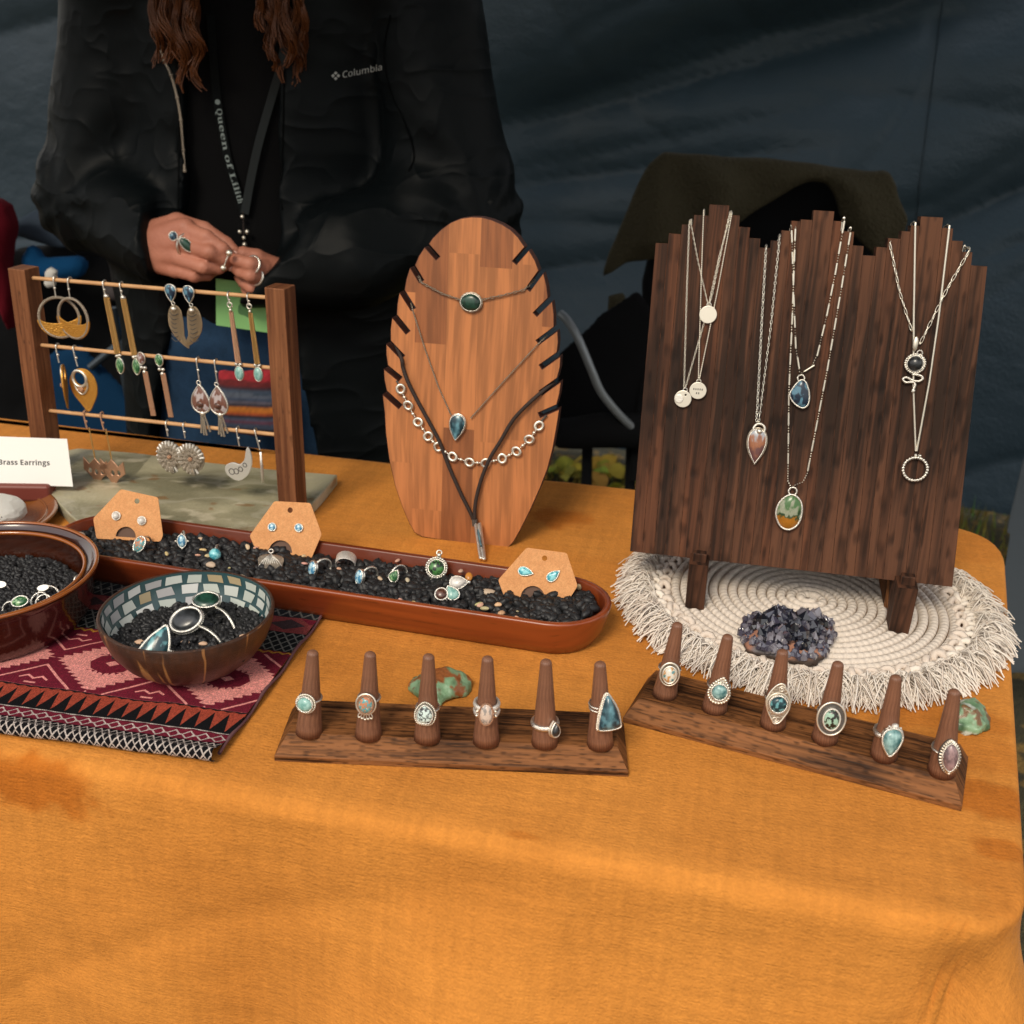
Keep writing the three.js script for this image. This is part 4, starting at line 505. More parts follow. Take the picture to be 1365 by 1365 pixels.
const trayEdge = (inset, n = 120) => Array.from({ length: n }, (_, i) => { const L = trayHalf - inset, B = trayWide - inset, tt = i / n, k = L - B * 1.05; // straight sides, round ends
  const per = 4 * k + 2 * PI * B; let s = tt * per; if (s < 2 * k) return V2(k - s, -B * 1); s -= 2 * k; if (s < PI * B) { const a = -PI / 2 - s / B; return V2(-k + 1.05 * B * cos(a), B * sin(a)); } s -= PI * B; if (s < 2 * k) return V2(-k + s, B); s -= 2 * k; const a = PI / 2 - s / B; return V2(k + 1.05 * B * cos(a), B * sin(a)); });
{
  const prof = [[.02, 0, 1], [.0125, .0015], [.006, .012], [.0018, .028], [.0004, .0335], [.0006, .0352], [.0022, .0362], [.0048, .036], [.0062, .0345], [.0085, .024], [.013, .011], [.02, .0075], [.045, .007]].map(([i, h]) => ({ e: trayEdge(i), h })), n = 120;
  const g = surface(n, prof.length - 1, (s, t) => { const r = prof[Math.round(t * (prof.length - 1))], p = r.e[Math.round(s * n) % n]; return { p: V(p.x, r.h, p.y), uv: [p.y * 1 + r.h, p.x] }; }, true);
  if (g.attributes.normal.getY(g.attributes.normal.count - 5) < 0) { g.index.array.reverse(); g.computeVertexNormals(); }
  const t = thing('wooden_tray', 'long narrow reddish brown wooden tray with rounded ends filled with black beans', 'tray', TC.clone()); t.rotation.y = -tyaw; part(t, 'body', g, M.teak);
  const bt = new THREE.ShapeGeometry(new THREE.Shape(trayEdge(.02))); bt.rotateX(PI / 2); part(t, 'base', bt, M.teak, V(0, .0003, 0));
}
const bedH = (a, b) => .0265 + .006 * (fbm(a * 18 + 30, b * 30 + 30, 3) - .5) * 2 - .0035 * sstep(.028, .044, abs(b)) + .004 * sstep(.16, .23, a);
beanBed('black_beans', 'glossy black dried beans filling the long wooden tray', 2900, .0043, (r) => { let a, b; const dp = r() * r(), lim = trayWide - .0135 - .004 * dp; do { a = (r() * 2 - 1) * (trayHalf - .01); b = (r() * 2 - 1) * lim; } while (abs(a) > trayHalf - trayWide && hypot(abs(a) - trayHalf + trayWide, b) > lim); return tray(a, b, bedH(a, b) - .001 - .009 * dp); }, 3);
const chipGeo = (() => { const g = bean.clone(); g.scale(1, .7, 1); return g; })();
{ // split and shelled pale beans scattered over the black ones
  const r = seeded(14), list = [[651, 789, 2.1], [638, 805, 1.1], [646, 811, 1.2], [690, 824, .8], [668, 817, 1.6], [640, 806, 1], [596, 749, 1], [530, 747, 1], [507, 771, .8], [543, 773, .9], [278, 741, 1.1], [264, 740, .8], [281, 753, 1.6], [324, 769, 1.1], [330, 729, 1.1], [341, 730, .8], [107, 712, 1.3], [268, 719, 1.2], [271, 733, 1], [406, 751, .8], [534, 800, .8], [551, 803, .7], [614, 761, .9], [664, 806, 1.1], [737, 818, .8], [771, 783, 1.3], [306, 757, .7], [452, 758, .7], [405, 741, .8], [152, 745, .7], [222, 738, .8], [690, 815, .6], [775, 800, .6]];
  const im = new THREE.InstancedMesh(chipGeo, std({ color: C(.52, .38, .26), roughness: .65 }), list.length), o = new THREE.Object3D(), c = new THREE.Color();
  list.forEach(([x, y, s], i) => { o.position.copy(at(x, y, .032)); o.rotation.set((r() - .5) * 1.2, r() * 7, (r() - .5)); o.scale.setScalar(.0025 * s * (.8 + .3 * r())); o.updateMatrix(); im.setMatrixAt(i, o.matrix); c.setRGB(.8 + r() * .4, .75 + r() * .4, .7 + r() * .4); im.setColorAt(i, c); }); im.name = 'pale_chips'; scene.add(im); tag(im, 'pale split beans scattered among the black beans of the tray', 'beans', null, 'stuff');
}
// kraft cards with a pair of studs each
const kraft = fabric({ map: colorTex(256, 256, (u, v) => mul3(mix3([.52, .24, .1], [.63, .32, .14], fbm(u * 22, v * 22, 4)), .86 + .28 * noise(u * 120, v * 120))), roughness: .92 });
for (const [label, pix, cut, hole, studs, kind, so] of [
  ['kraft paper hexagon card with two pale pearly studs, leftmost in the bean tray', [[124.6, 691], [161.5, 652], [211, 663], [217.5, 714], [214, 722], [129, 718]], [168, 713, 13.5], [183, 668, 3.4], [[156, 687.5], [190, 694]], 'pearl', (k) => ell(4.8 * k, 4.8 * k)],
  ['kraft paper hexagon card with two small round blue studs, middle of the bean tray', [[366, 668], [414, 670.5], [429, 712], [415, 745], [343, 737], [333, 714]], [374, 733, 15.5], [387, 680, 3.6], [[363.5, 702.5], [399, 703.5]], 'sky', (k) => ell(4.6 * k, 4.6 * k)],
  ['kraft paper hexagon card with two turquoise teardrop studs, right end of the bean tray', [[702, 730], [755.5, 737], [770, 781], [754, 806], [674, 800], [664, 773]], [710, 794, 16], [726, 744, 3.6], [[701, 762], [738, 767]], 'turquoise', null]]) {
  const b0 = at(pix[5][0] + 4, pix[4][1], .026), b1 = at(pix[3][0], pix[4][1] + 6, .026), P = standing(b0, b1, .42), o = pix.map(([x, y]) => P.uv(x, y)), rr = rounded(o.map((p) => V(p.x, 0, -p.y)), Array(6).fill(.002), 4).map((p) => V2(p.x, -p.z)), k = P.scale(cut[0], cut[1]);
  const s = new THREE.Shape(rr); s.holes.push(new THREE.Path(ell(hole[2] * k, hole[2] * k, 20).map((p) => p.add(P.uv(hole[0], hole[1])))));
  const q = P.uv(cut[0], cut[1] + 3), n = 24, notch = Array.from({ length: n + 1 }, (_, i) => V2(q.x + cut[2] * k * cos(PI * i / n), q.y + cut[2] * k * sin(PI * i / n))); s.holes.push(new THREE.Path(notch));
  const t = thing('earring_card', label, 'earring card', P.o.clone()); t.quaternion.copy(P.quat()); const g = new THREE.ExtrudeGeometry(s, { depth: .0007, bevelEnabled: false }), uv = g.attributes.uv; for (let i = 0; i < uv.count; i++) uv.setXY(i, uv.getX(i) * 12, uv.getY(i) * 12); part(t, 'card', g, kraft);
  part(t, 'thumb_cut', plate(ell(cut[2] * k * .98, cut[2] * k * .98).map((p) => p.add(q)), .0004, .0001), std({ color: C(.12, .07, .05), roughness: .9 }), V(0, 0, -.003));
  studs.forEach(([x, y], i) => { const p = P.px(x, y, .0012), e = thing('stud_earring', label.includes('teardrop') ? `turquoise teardrop stud, ${i ? 'right' : 'left'} one on the rightmost kraft card` : label.includes('blue') ? `tiny round blue stud, ${i ? 'right' : 'left'} one on the middle kraft card` : `tiny round pearly stud, ${i ? 'right' : 'left'} one on the leftmost kraft card`, 'earring', p); e.quaternion.copy(P.quat()); const oo = so ? so(k) : drop(5.4 * k, 9.5 * k, 1).map((v) => v.rotateAround(V2(0, 0), i ? -.85 : -1.75)); setStone(e, oo, kind, { gap: .0005, wall: .0008, h: kind === 'pearl' ? .003 : .0016 }); });
}
// jewellery lying in the beans: stood at a point of the bed, face tilted up to the viewer
function lying(name, label, cat, x, y, h, tilt, spin, build) { const p = at(x, y, h), t = thing(name, label, cat, p); t.rotation.set(-tilt, spin, 0, 'YXZ'); build(t, 1 / (FOCAL / p.clone().sub(camera.position).dot(V(0, 0, -1).applyQuaternion(camera.quaternion)))); return t; }
const shank = (t, r, w = .0011, dy = 0, metal = M.silver, ang = 0) => part(t, 'band', new THREE.TorusGeometry(r, w, 8, 40).rotateY(PI / 2 + ang), metal, V(0, dy, -r));
lying('ring', 'silver ring with oval mottled green stone below the pearly stud card', 'ring', 187.5, 726, .034, .5, -.3, (t, k) => { const o = ell(7 * k, 10.5 * k).map((p) => p.rotateAround(V2(0, 0), -.35)); setStone(t, o, 'multi', { rimR: .0008 }); shank(t, .0085); });
lying('ring', 'silver ring with upright pale blue oval stone near the tray\'s left end', 'ring', 243, 721, .035, .3, .1, (t, k) => { setStone(t, ell(5 * k, 8 * k), 'sky'); part(t, 'prongs', join(ball(1.6 * k, V(-8 * k, 0, .002)), ball(1.6 * k, V(8 * k, 0, .002)), ball(1.4 * k, V(0, 10 * k, .002)), ball(1.4 * k, V(0, -10 * k, .002))), M.paleSilver); shank(t, .008, .001, 0, M.silver, .3); });
lying('ring', 'ring with a round bright turquoise bead half sunk among the black beans', 'ring', 286.5, 739, .033, .4, 0, (t, k) => { part(t, 'stone', ball(8 * k, V(0, 0, 0), 18, 12), stone('turquoise')); part(t, 'collar', new THREE.TorusGeometry(6 * k, .9 * k, 6, 24), M.silver, V(0, -1 * k, -.003)); shank(t, .008); });
lying('pendant', 'silver scallop shell pendant lying in the beans just below the middle kraft card', 'pendant', 361, 748, .033, 1.0, .1, (t, k) => { const o = smoothPoly([[-17, 3], [-13, -7], [0, -11], [13, -8], [17, 2], [10, 6], [0, 7], [-10, 7]].map(([a, b]) => [a * k, b * 1.5 * k])); part(t, 'shell', dome(o, .004), M.agedSilver); const l = []; for (let i = -4; i <= 4; i++) l.push(tube([V(0, 8 * k, .004), V(i * 2.2 * k, -2 * k, .0048), V(i * 3.8 * k, (-13 + abs(i)) * k, .001)], .7 * k, 10, 5)); part(t, 'ribs', join(l), M.silver); part(t, 'bail', new THREE.TorusGeometry(3 * k, 1 * k, 7, 16), M.silver, V(0, 13 * k, .003)); });
for (const [x, y, w] of [[419, 758, 'just right of the middle kraft card'], [481.5, 769, 'right of the wide silver band']]) lying('ring', `light blue oval ring in the beans, ${w}`, 'ring', x, y, .034, .25, -.85, (t, k) => { setStone(t, ell(7 * k, 9.5 * k), 'sky', { rimR: .0007 }); shank(t, .0088, .0012); });
lying('ring', 'wide plain silver band ring standing upright in the beans', 'ring', 461, 749, .0325, 0, .0, (t, k) => { const R = 13.5 * k; part(t, 'band', lathe([[R * .92, -.005], [R, -.005], [R * 1.02, 0], [R, .005], [R * .92, .005], [R * .92, -.005]], 48).rotateX(PI / 2 + .3), M.satin); });
lying('ring', 'silver ring with a small green teardrop stone in the middle of the tray', 'ring', 527, 767, .034, .35, -.35, (t, k) => { setStone(t, drop(6 * k, 8 * k, 1).map((p) => p.rotateAround(V2(0, 0), -.4)), 'green', {}); shank(t, .0085, .0011, 0, M.silver, -.5); });
lying('pendant', 'round pendant with a dark fiery opal and a coiled silver snake under it', 'pendant', 582, 757, .034, .5, 0, (t, k) => { setStone(t, ell(10.5 * k, 10.5 * k), 'fire', { gap: .0004, h: .004 }); part(t, 'beading', beads(ell(13.6 * k, 13.6 * k), 26, 2 * k, .002), M.silver); part(t, 'bail', join(ball(3.4 * k, V(3 * k, 17 * k, .003)), new THREE.TorusGeometry(3.4 * k, 1 * k, 6, 14).translate(3 * k, 20 * k, .002)), M.paleSilver); part(t, 'snake', tube([[-9, -14], [2, -18], [12, -16], [14, -20], [4, -22], [-8, -22], [-12, -25], [-6, -28], [6, -26], [10, -29]].map(([a, b]) => V(a * k, b * 1.1 * k, .002)), 1.7 * k, 70, 7), M.silver); });
lying('ring', 'ring with a smooth white pearly teardrop stone right of the opal pendant', 'ring', 612, 777.5, .034, .8, 0, (t, k) => { setStone(t, drop(8.6 * k, 11.5 * k, 1).map((p) => p.rotateAround(V2(0, 0), -1.45)), 'pearl', { h: .004 }); part(t, 'bead', ball(3 * k, V(13 * k, 1 * k, .002)), M.silver); shank(t, .008); });
lying('pebble', 'small orange polished pebble touching the pearly teardrop ring', 'pebble', 625, 769, .034, .9, 0, (t, k) => { const g = ball(6 * k, null, 14, 10); g.scale(.85, 1.1, .6); part(t, 'body', g, phys({ color: C(.5, .2, .035), roughness: .25 })); });
lying('ring', 'ring pairing a round dark red stone with a pale blue teardrop stone', 'ring', 595.5, 792, .0335, .8, 0, (t, k) => { const a = grp(t, 'setting', V(-7 * k, -1 * k, 0)); setStone(a, ell(7.4 * k, 7.4 * k), 'garnet', { rimR: .0008 }); const b = grp(t, 'setting', V(7 * k, 2 * k, -.001)); setStone(b, drop(7.5 * k, 10 * k, 1).map((p) => p.rotateAround(V2(0, 0), .6)), 'mint', { rimR: .0007 }); shank(t, .008); });
// ---------------------------------------------------------------- woven runner, glazed dish, coconut bowl
const runnerTop = .004;
{
  const W = .36, D = .30, cw = 1536, ch = 1280, cv = document.createElement('canvas'); cv.width = cw; cv.height = ch; const c = cv.getContext('2d'), X = (m) => m / W * cw, Y = (m) => ch - m / D * ch; // m from the left, m from the front
  const band = (y0, y1, col) => { c.fillStyle = col; c.fillRect(0, Y(y1), cw, Y(y0) - Y(y1) + 1); }, line = (pts, col, w) => { c.strokeStyle = col; c.lineWidth = w; c.lineJoin = 'miter'; c.beginPath(); pts.forEach(([x, y], i) => (i ? c.lineTo(X(x), Y(y)) : c.moveTo(X(x), Y(y)))); c.stroke(); }, poly = (pts, col) => { c.fillStyle = col; c.beginPath(); pts.forEach(([x, y], i) => (i ? c.lineTo(X(x), Y(y)) : c.moveTo(X(x), Y(y)))); c.fill(); };
  const K = '#0e0e11', Wt = '#b6aaa2', Bu = '#681a2b', Pk = '#d68c85', Rd = '#96402f', Ye = '#a8782c';
  band(0, D, '#3a0c14');
  band(0, .030, K); for (let r = 0; r < 3; r++) for (let i = -1; i < 34; i++) { const x = i * .0116 + (r % 2) * .0058, y = .001 + r * .0092; line([[x, y], [x + .0058, y + .0092], [x + .0116, y]], Wt, 5); line([[x, y + .0092 * 1.05], [x + .0058, y + .001], [x + .0116, y + .0095]], Wt, 4); poly([[x + .004, y + .0042], [x + .0058, y + .0066], [x + .0077, y + .0042], [x + .0058, y + .0018]], r ? K : Wt); }
  band(.030, .0425, Bu); for (let i = -1; i < 34; i++) { const x = i * .0116, y = .036; line([[x + .001, y], [x + .0058, y + .0048], [x + .0108, y], [x + .0058, y - .0048], [x + .001, y]], Wt, 5); line([[x - .003, y], [x + .001, y]], Wt, 6); }
  line(Array.from({ length: 60 }, (_, i) => [i * .0065, .0436 + (i % 2) * .0009]), Wt, 7);
  band(.0445, .069, K); for (let i = -1; i < 34; i++) { const x = i * .0116; poly([[x, .069], [x + .0116, .069], [x + .0091, .059], [x + .0058, .046], [x + .0025, .059]], Rd); }
  band(.069, .0735, Rd); line(Array.from({ length: 80 }, (_, i) => [i * .0048, .0718 + (i % 2) * .0016]), K, 9);
  band(.0735, .158, Pk); const P = .098, y0 = .0735, y1 = .158, ym = (y0 + y1) / 2, hh = (y1 - y0) / 2;
  for (let i = -1; i < 5; i++) { const x = i * P - .018; // burgundy triangles above and below, stepped edges; a pink diamond with a burgundy heart between
    for (const s of [-1, 1]) { const yb = ym + s * hh; poly([[x - P / 2, yb], [x + P / 2, yb], [x, ym + s * .001]], Bu); for (let j = 0; j < 9; j++) for (const d of [-1, 1]) { const t = j / 9, px = x + d * (P / 2) * t, py = ym + s * hh * t; poly([[px - d * .001, py], [px + d * .0062, py + s * .001], [px + d * .003, py + s * .0062]], Bu); }
      line([[x - P * .36, yb], [x, ym + s * hh * .3], [x + P * .36, yb]], Pk, 9); line([[x - .012, yb - s * .009], [x - .006, yb - s * .013], [x, yb - s * .0095], [x + .006, yb - s * .013], [x + .012, yb - s * .009]], Pk, 8); line([[x - .005, yb - s * .004], [x + .005, yb - s * .004]], Pk, 9); }
    const m = x + P / 2; poly([[m - .019, ym], [m - .014, ym + .009], [m, ym + .0145], [m + .014, ym + .009], [m + .019, ym], [m + .014, ym - .009], [m, ym - .0145], [m - .014, ym - .009]], Bu); for (let j = 0; j < 7; j++) for (const d of [-1, 1]) { poly([[m + (j - 3) * .005 - .002, ym + d * .011], [m + (j - 3) * .005 + .002, ym + d * .011], [m + (j - 3) * .005, ym + d * (.0175 - abs(j - 3) * .0018)]], Bu); } poly([[m - .006, ym], [m, ym + .0042], [m + .006, ym], [m, ym - .0042]], Pk); }
  band(.158, .165, Bu); line(Array.from({ length: 90 }, (_, i) => [i * .0042, .161 + (i % 2) * .0028]), Ye, 9);
  band(.165, .196, '#15191b'); for (let r = 0; r < 5; r++) for (let i = -1; i < 46; i++) { const x = i * .0084 + (r % 2) * .0042, y = .1655 + r * .006; line([[x, y], [x + .0042, y + .0055], [x + .0084, y]], '#6d6d68', 6); }
  band(.196, .222, '#7c3a39'); for (let i = -1; i < 9; i++) { const x = i * .046; poly([[x, .209], [x + .016, .218], [x + .032, .209], [x + .016, .2]], '#3f3133'); poly([[x + .024, .221], [x + .046, .221], [x + .035, .212]], Bu); }
  band(.222, D, '#1b1d20'); for (let r = 0; r < 9; r++) for (let i = -1; i < 40; i++) { const x = i * .0105 + (r % 2) * .00525, y = .223 + r * .0085; line([[x, y], [x + .00525, y + .008], [x + .0105, y]], '#5e5c58', 7); if (r % 3 === 1) poly([[x + .003, y + .002], [x + .00525, y + .005], [x + .0075, y + .002]], '#8a8680'); }
  const px = c.getImageData(0, 0, cw, ch), d = px.data; for (let y = 0; y < ch; y++) for (let x = 0; x < cw; x++) { const k = .7 + .34 * noise(x / 3, y / 3) + .22 * (((x >> 2) + (y >> 2)) & 1 ? noise(x / 9, y / 2.2) : noise(x / 2.2, y / 9)), i = (y * cw + x) * 4; d[i] *= k; d[i + 1] *= k; d[i + 2] *= k; } c.putImageData(px, 0, 0);
  const map = new THREE.CanvasTexture(cv); map.colorSpace = THREE.SRGBColorSpace; map.wrapS = map.wrapT = THREE.ClampToEdgeWrapping;
  const ribs = grayTex(256, 256, (u, v) => .5 + .3 * sin(u * 2 * PI * 40) * sin(v * 2 * PI * 40) + .3 * (fbm(u * 60, v * 60, 2, 60, 60) - .5), [1 / 6, 1 / 5]);
  const mat = fabric({ map, bumpMap: ribs, bumpScale: .0008, roughness: .95 });
  const fr = at(283, 1024), fl = at(0, 985), bk = at(440, 812), u = fr.clone().sub(fl).normalize(), v = bk.clone().sub(fr).normalize(), o = fr.clone().addScaledVector(u, -W);
  const g = surface(120, 90, (s, t) => { // the front hem is turned over a soft roll
    const L = t * D, q = o.clone().addScaledVector(u, s * W), roll = .0055, lift = .0012 * fbm(s * 12 + 3, t * 12 + 3, 3) * 2; let y, out; if (L < .017) { const a = PI * (L / .017 - .5); out = roll * (1 - cos(a)); y = roll + roll * sin(a); } else { out = roll + (L - .017); y = runnerTop + (2 * roll - runnerTop) * Math.exp(-(L - .017) / .009); }
    const e = sstep(0, .03, 1 - s) ; q.addScaledVector(v, out); q.y = TOP + .0012 + y + lift; return { p: q, uv: [s, t] }; });
  if (g.attributes.normal.getY(121 * 60) < 0) { g.index.array.reverse(); g.computeVertexNormals(); }
  const t = thing('woven_runner', 'woven cloth runner in burgundy, pink, red and black geometric bands with rolled front hem', 'runner', o.clone()); g.translate(-o.x, -o.y, -o.z); part(t, 'textile', g, mat);
  const edge = []; for (let i = 0; i <= 90; i++) { const L = .012 + i / 90 * (D - .012); edge.push(fr.clone().addScaledVector(v, L).add(V(0, .0042 + .0016 * sin(i * .3), 0)).sub(o)); } part(t, 'selvedge', tube(edge, .0014, 140, 6), std({ color: C(.12, .05, .055), roughness: .95 }));
}
{ // deep brown glazed dish with a stepped rim
  const c = V(-.4495, TOP + .005, -.8625), k = .0975, t = thing('glazed_dish', 'large glossy brown glazed dish with double rim at the left edge', 'dish', c);
  const map = colorTex(256, 256, (u, v) => mix3([.014, .003, .0012], [.05, .0105, .003], fbm(u * 12, v * 12, 4, 12, 12)), null), glaze = phys({ map, roughness: .24, clearcoat: .8, clearcoatRoughness: .08 }), pale = phys({ color: C(.27, .075, .01), roughness: .25, clearcoat: .7, clearcoatRoughness: .1 });
  part(t, 'body', lathe([[0, .001], [.078, .001], [.084, .004], [.089, .014], [.092, .034], [.0945, .0415]], 96), glaze);
  part(t, 'inside', lathe([[.0835, .0425], [.083, .034], [.081, .018], [.076, .009], [.05, .007], [0, .007]], 96), glaze);
  part(t, 'ledge', lathe([[.0945, .0415], [.0965, .0455], [.0962, .0485], [.0945, .0495], [.0925, .0478], [.0905, .0445], [.0875, .0435], [.0855, .0435]], 96), glaze);
  part(t, 'rim', new THREE.TorusGeometry(.0955, .0017, 8, 96).rotateX(PI / 2), pale, V(0, .0488, 0)); part(t, 'inner_rim', new THREE.TorusGeometry(.0848, .0019, 8, 96).rotateX(PI / 2), pale, V(0, .0435, 0));
  beanBed('black_seeds', 'fine black seeds filling the brown glazed dish at the left', 5200, .0024, (r) => { const a = r() * 2 * PI, q = .078 * sqrt(r()); return V(c.x + q * cos(a), c.y + .0205 - .006 * r() * r() + .004 * fbm(q * cos(a) * 40 + 9, q * sin(a) * 40 + 9, 3), c.z + q * sin(a)); }, 23);
  part(t, 'seed_base', new THREE.CylinderGeometry(.0785, .0785, .002, 64), M.black, V(0, .0185, 0));
  const P = (x, y) => [x, y, .0305];
  const lay = (nm, label, x, y, f) => { const p = at(x, y, .033), e = thing(nm, label, nm, p); f(e, .00086); };
  lay('ring', 'tilted silver ring with flat bright top inside the brown dish', 63, 790, (e, k) => { part(e, 'band', new THREE.TorusGeometry(10 * k, 1.2 * k, 8, 36).rotateX(-.5).rotateZ(-.35), M.silver, V(1 * k, -4 * k, 0)); part(e, 'plate', plate(ell(5.5 * k, 3 * k), .0012), M.satin, V(-2 * k, 6 * k, .002), [-.9, 0, .2]); });
  lay('ring', 'two thin silver bands lying together behind the front rim of the brown dish', 60, 797, (e, k) => { for (const d of [0, 1]) part(e, 'band', new THREE.TorusGeometry(8 * k, 1 * k, 8, 36).rotateX(-1.0 + d * .25).rotateZ(.15), M.silver, V((d * 5 - 6) * k, -2 * k - d * 2 * k, d * .002)); });
  lay('ring', 'silver ring with a bright green stone near the front rim of the brown dish', 29, 806, (e, k) => { const g = grp(e, 'head', V(0, 3 * k, .001)); g.rotation.set(-.95, 0, .2); setStone(g, ell(7 * k, 5 * k), 'green', { rimR: .0008 }); part(e, 'band', new THREE.TorusGeometry(9 * k, 1.2 * k, 8, 36).rotateX(-.35).rotateZ(.45), M.silver, V(-10 * k, -6 * k, .002)); });
  lay('ring', 'pale silver ring in the brown dish, cut by the photo\'s left edge', 1, 780, (e, k) => { part(e, 'plate', plate(ell(6 * k, 3.4 * k), .0015), M.satin, V(0, 0, 0), [-.9, 0, 0]); part(e, 'band', new THREE.TorusGeometry(8 * k, 1.1 * k, 8, 36).rotateX(.2), M.silver, V(-1 * k, -7 * k, -.002)); });
  lay('hoop', 'small bright silver hoop hooked up against the inner wall of the brown dish', 103, 771, (e, k) => { part(e, 'wire', new THREE.TorusGeometry(5 * k, .9 * k, 7, 24).rotateY(1.2), M.paleSilver, V(0, -2 * k, 0)); });
}
{ // coconut bowl lined with shell mosaic
  const c = V(-.2545, TOP + runnerTop + .001, -.7965), H = .053, R = .068, t = thing('coconut_bowl', 'dark brown coconut shell bowl lined with teal lacquer and pale shell mosaic', 'bowl', c);
  const shell = phys({ map: colorTex(1024, 256, (u, v) => { const w = u + (fbm(u * 8, v * 3, 3, 8, 0, 3) - .5) * .016, f = noise(w * 190, v * 7, 190, 0, 5), s = sstep(.8, .92, noise(w * 120, v * 2.4, 120, 0, 9)) * sstep(.1, .25, v) * (1 - sstep(.75, .85, v)); return mix3(mix3([.014, .005, .002], [.11, .036, .011], fbm(u * 60, v * 12, 4, 60, 0, 4) * .6 + f * .25), [.42, .19, .06], s * .8); }), roughness: .5, clearcoat: .2, clearcoatRoughness: .3, bumpMap: grainBump, bumpScale: .0005 });
  part(t, 'shell', lathe([[0, 0], [.018, .0004], [.03, .003], [.043, .0095], [.054, .019], [.062, .031], [.0665, .0435], [.068, .0522], [.0676, .0536], [.0664, .054], [.0652, .0534]], 96), shell);
  const inner = [[.0652, .0534], [.0636, .0435], [.0592, .032], [.051, .021], [.04, .0125], [.025, .0065], [0, .004]]; const teal = phys({ color: C(.018, .055, .062), roughness: .3, clearcoat: .6, clearcoatRoughness: .15 }); part(t, 'lining', lathe(inner, 96), teal);
  const prof = curve(inner.map(([r, y]) => V(r, y, 0))), r = seeded(77), tones = [.5, .58, .66, .44].map((k, i) => phys({ color: C(k * .82, k * (.9 - .03 * i), k * .82), roughness: .3, clearcoat: .5 })); tones.push(phys({ color: C(.34, .27, .16), roughness: .3, clearcoat: .5 }));
  for (const [u0, u1, n] of [[.035, .15, 23], [.18, .295, 21], [.325, .43, 18], [.46, .55, 13]]) for (let i = 0; i < n; i++) {
    const a0 = (i + .1 + .06 * r()) / n * 2 * PI + u0 * 9, a1 = (i + .78 + .08 * r()) / n * 2 * PI + u0 * 9, j = [0, 1, 2, 3].map(() => [(r() - .5) * .055, (r() - .5) * .04]);
    const g = surface(2, 2, (s, q) => { const k = (1 - s) * (1 - q), l = s * (1 - q), m = s * q, w = (1 - s) * q, da = k * j[0][0] + l * j[1][0] + m * j[2][0] + w * j[3][0], du = k * j[0][1] + l * j[1][1] + m * j[2][1] + w * j[3][1], p = prof.getPoint(clamp(lerp(u0, u1, q) * .92 + du * .55 + .01)), a = lerp(a0, a1, s) + da, z = .0006; return { p: V((p.x - z) * cos(a), p.y + z * .6, (p.x - z) * sin(a)) }; });
    part(t, 'tile', g, tones[r() < .14 ? 4 : floor(r() * 4)]); }
  beanBed('black_seeds', 'fine black seeds in the mosaic lined coconut bowl', 2300, .0026, (r2) => { const a = r2() * 2 * PI, q = .0575 * sqrt(r2()), x = q * cos(a), z = q * sin(a); return V(c.x + x, c.y + .0295 + z * .06 + x * .02 - .008 * r2() * r2() + .005 * fbm(x * 60 + 9, z * 60 + 9, 3), c.z + z); }, 31);
  part(t, 'seed_base', new THREE.CylinderGeometry(.0545, .05, .004, 48), M.black, V(0, .0245, 0));
  const chips = seeded(4); for (const [x, y] of [[187.5, 856], [247, 856], [325, 848], [276, 865], [271, 858]]) { const p = at(x, y, .04), m = new THREE.Mesh(chipGeo, M.chip ??= std({ color: C(.55, .36, .24), roughness: .6 })); m.scale.setScalar(.0022 + chips() * .0012); m.position.copy(p.sub(c)); m.name = 'seed_chip'; t.add(m); }
  const lay = (label, x, y, h, f) => { const p = at(x, y, h), e = thing('ring', label, 'ring', p); f(e, 1 / (FOCAL / p.clone().sub(camera.position).dot(V(0, 0, -1).applyQuaternion(camera.quaternion)))); };
  const arcBand = (e, l) => part(e, 'band', tube(l.map((q) => at(...q).sub(e.position)), .0013, 30, 8), M.silver);
  lay('silver ring with flat oval green stone in the coconut bowl', 276, 804, .049, (e, k) => { const g = grp(e, 'head'); g.rotation.set(-1.25, 0, .02); setStone(g, ell(16.5 * k, 13 * k), 'dark_green', { wall: .004, rimR: .0011 }); arcBand(e, [[288, 810, .0475], [299, 816, .047], [308, 828, .042], [315, 843, .034]]); });
  lay('silver ring with big oval black stone in the coconut bowl', 250, 828, .047, (e, k) => { const g = grp(e, 'head'); g.rotation.set(-.95, -.15, .3); const o = ell(20 * k, 16.5 * k); setStone(g, o, 'black', { wall: .003, rimR: .0015, h: .0035 }); part(g, 'beading', beads(grow(o, 2.6 * k), 44, 1.6 * k, .001), M.silver); arcBand(e, [[264, 834, .046], [277, 840, .0455], [289, 850, .041], [297, 862, .034]]); });
  lay('silver ring with pointed dark teal beaded stone in the coconut bowl', 209, 862, .045, (e, k) => { const g = grp(e, 'head'); g.rotation.set(-.6, .15, -.12); const o = smoothPoly([[8, 25], [15, 6], [14, -14], [2, -24], [-14, -22], [-22, -14], [-12, 6], [0, 20]].map(([a, b]) => [a * k, b * 1.1 * k])); setStone(g, o, 'teal', { wall: .003, rimR: .001, h: .003 }); part(g, 'beading', beads(grow(o, 2 * k), 62, 1.35 * k, .003), M.silver); arcBand(e, [[226, 868, .043], [236, 871, .0415], [245, 877, .036], [250, 884, .031]]); });
}

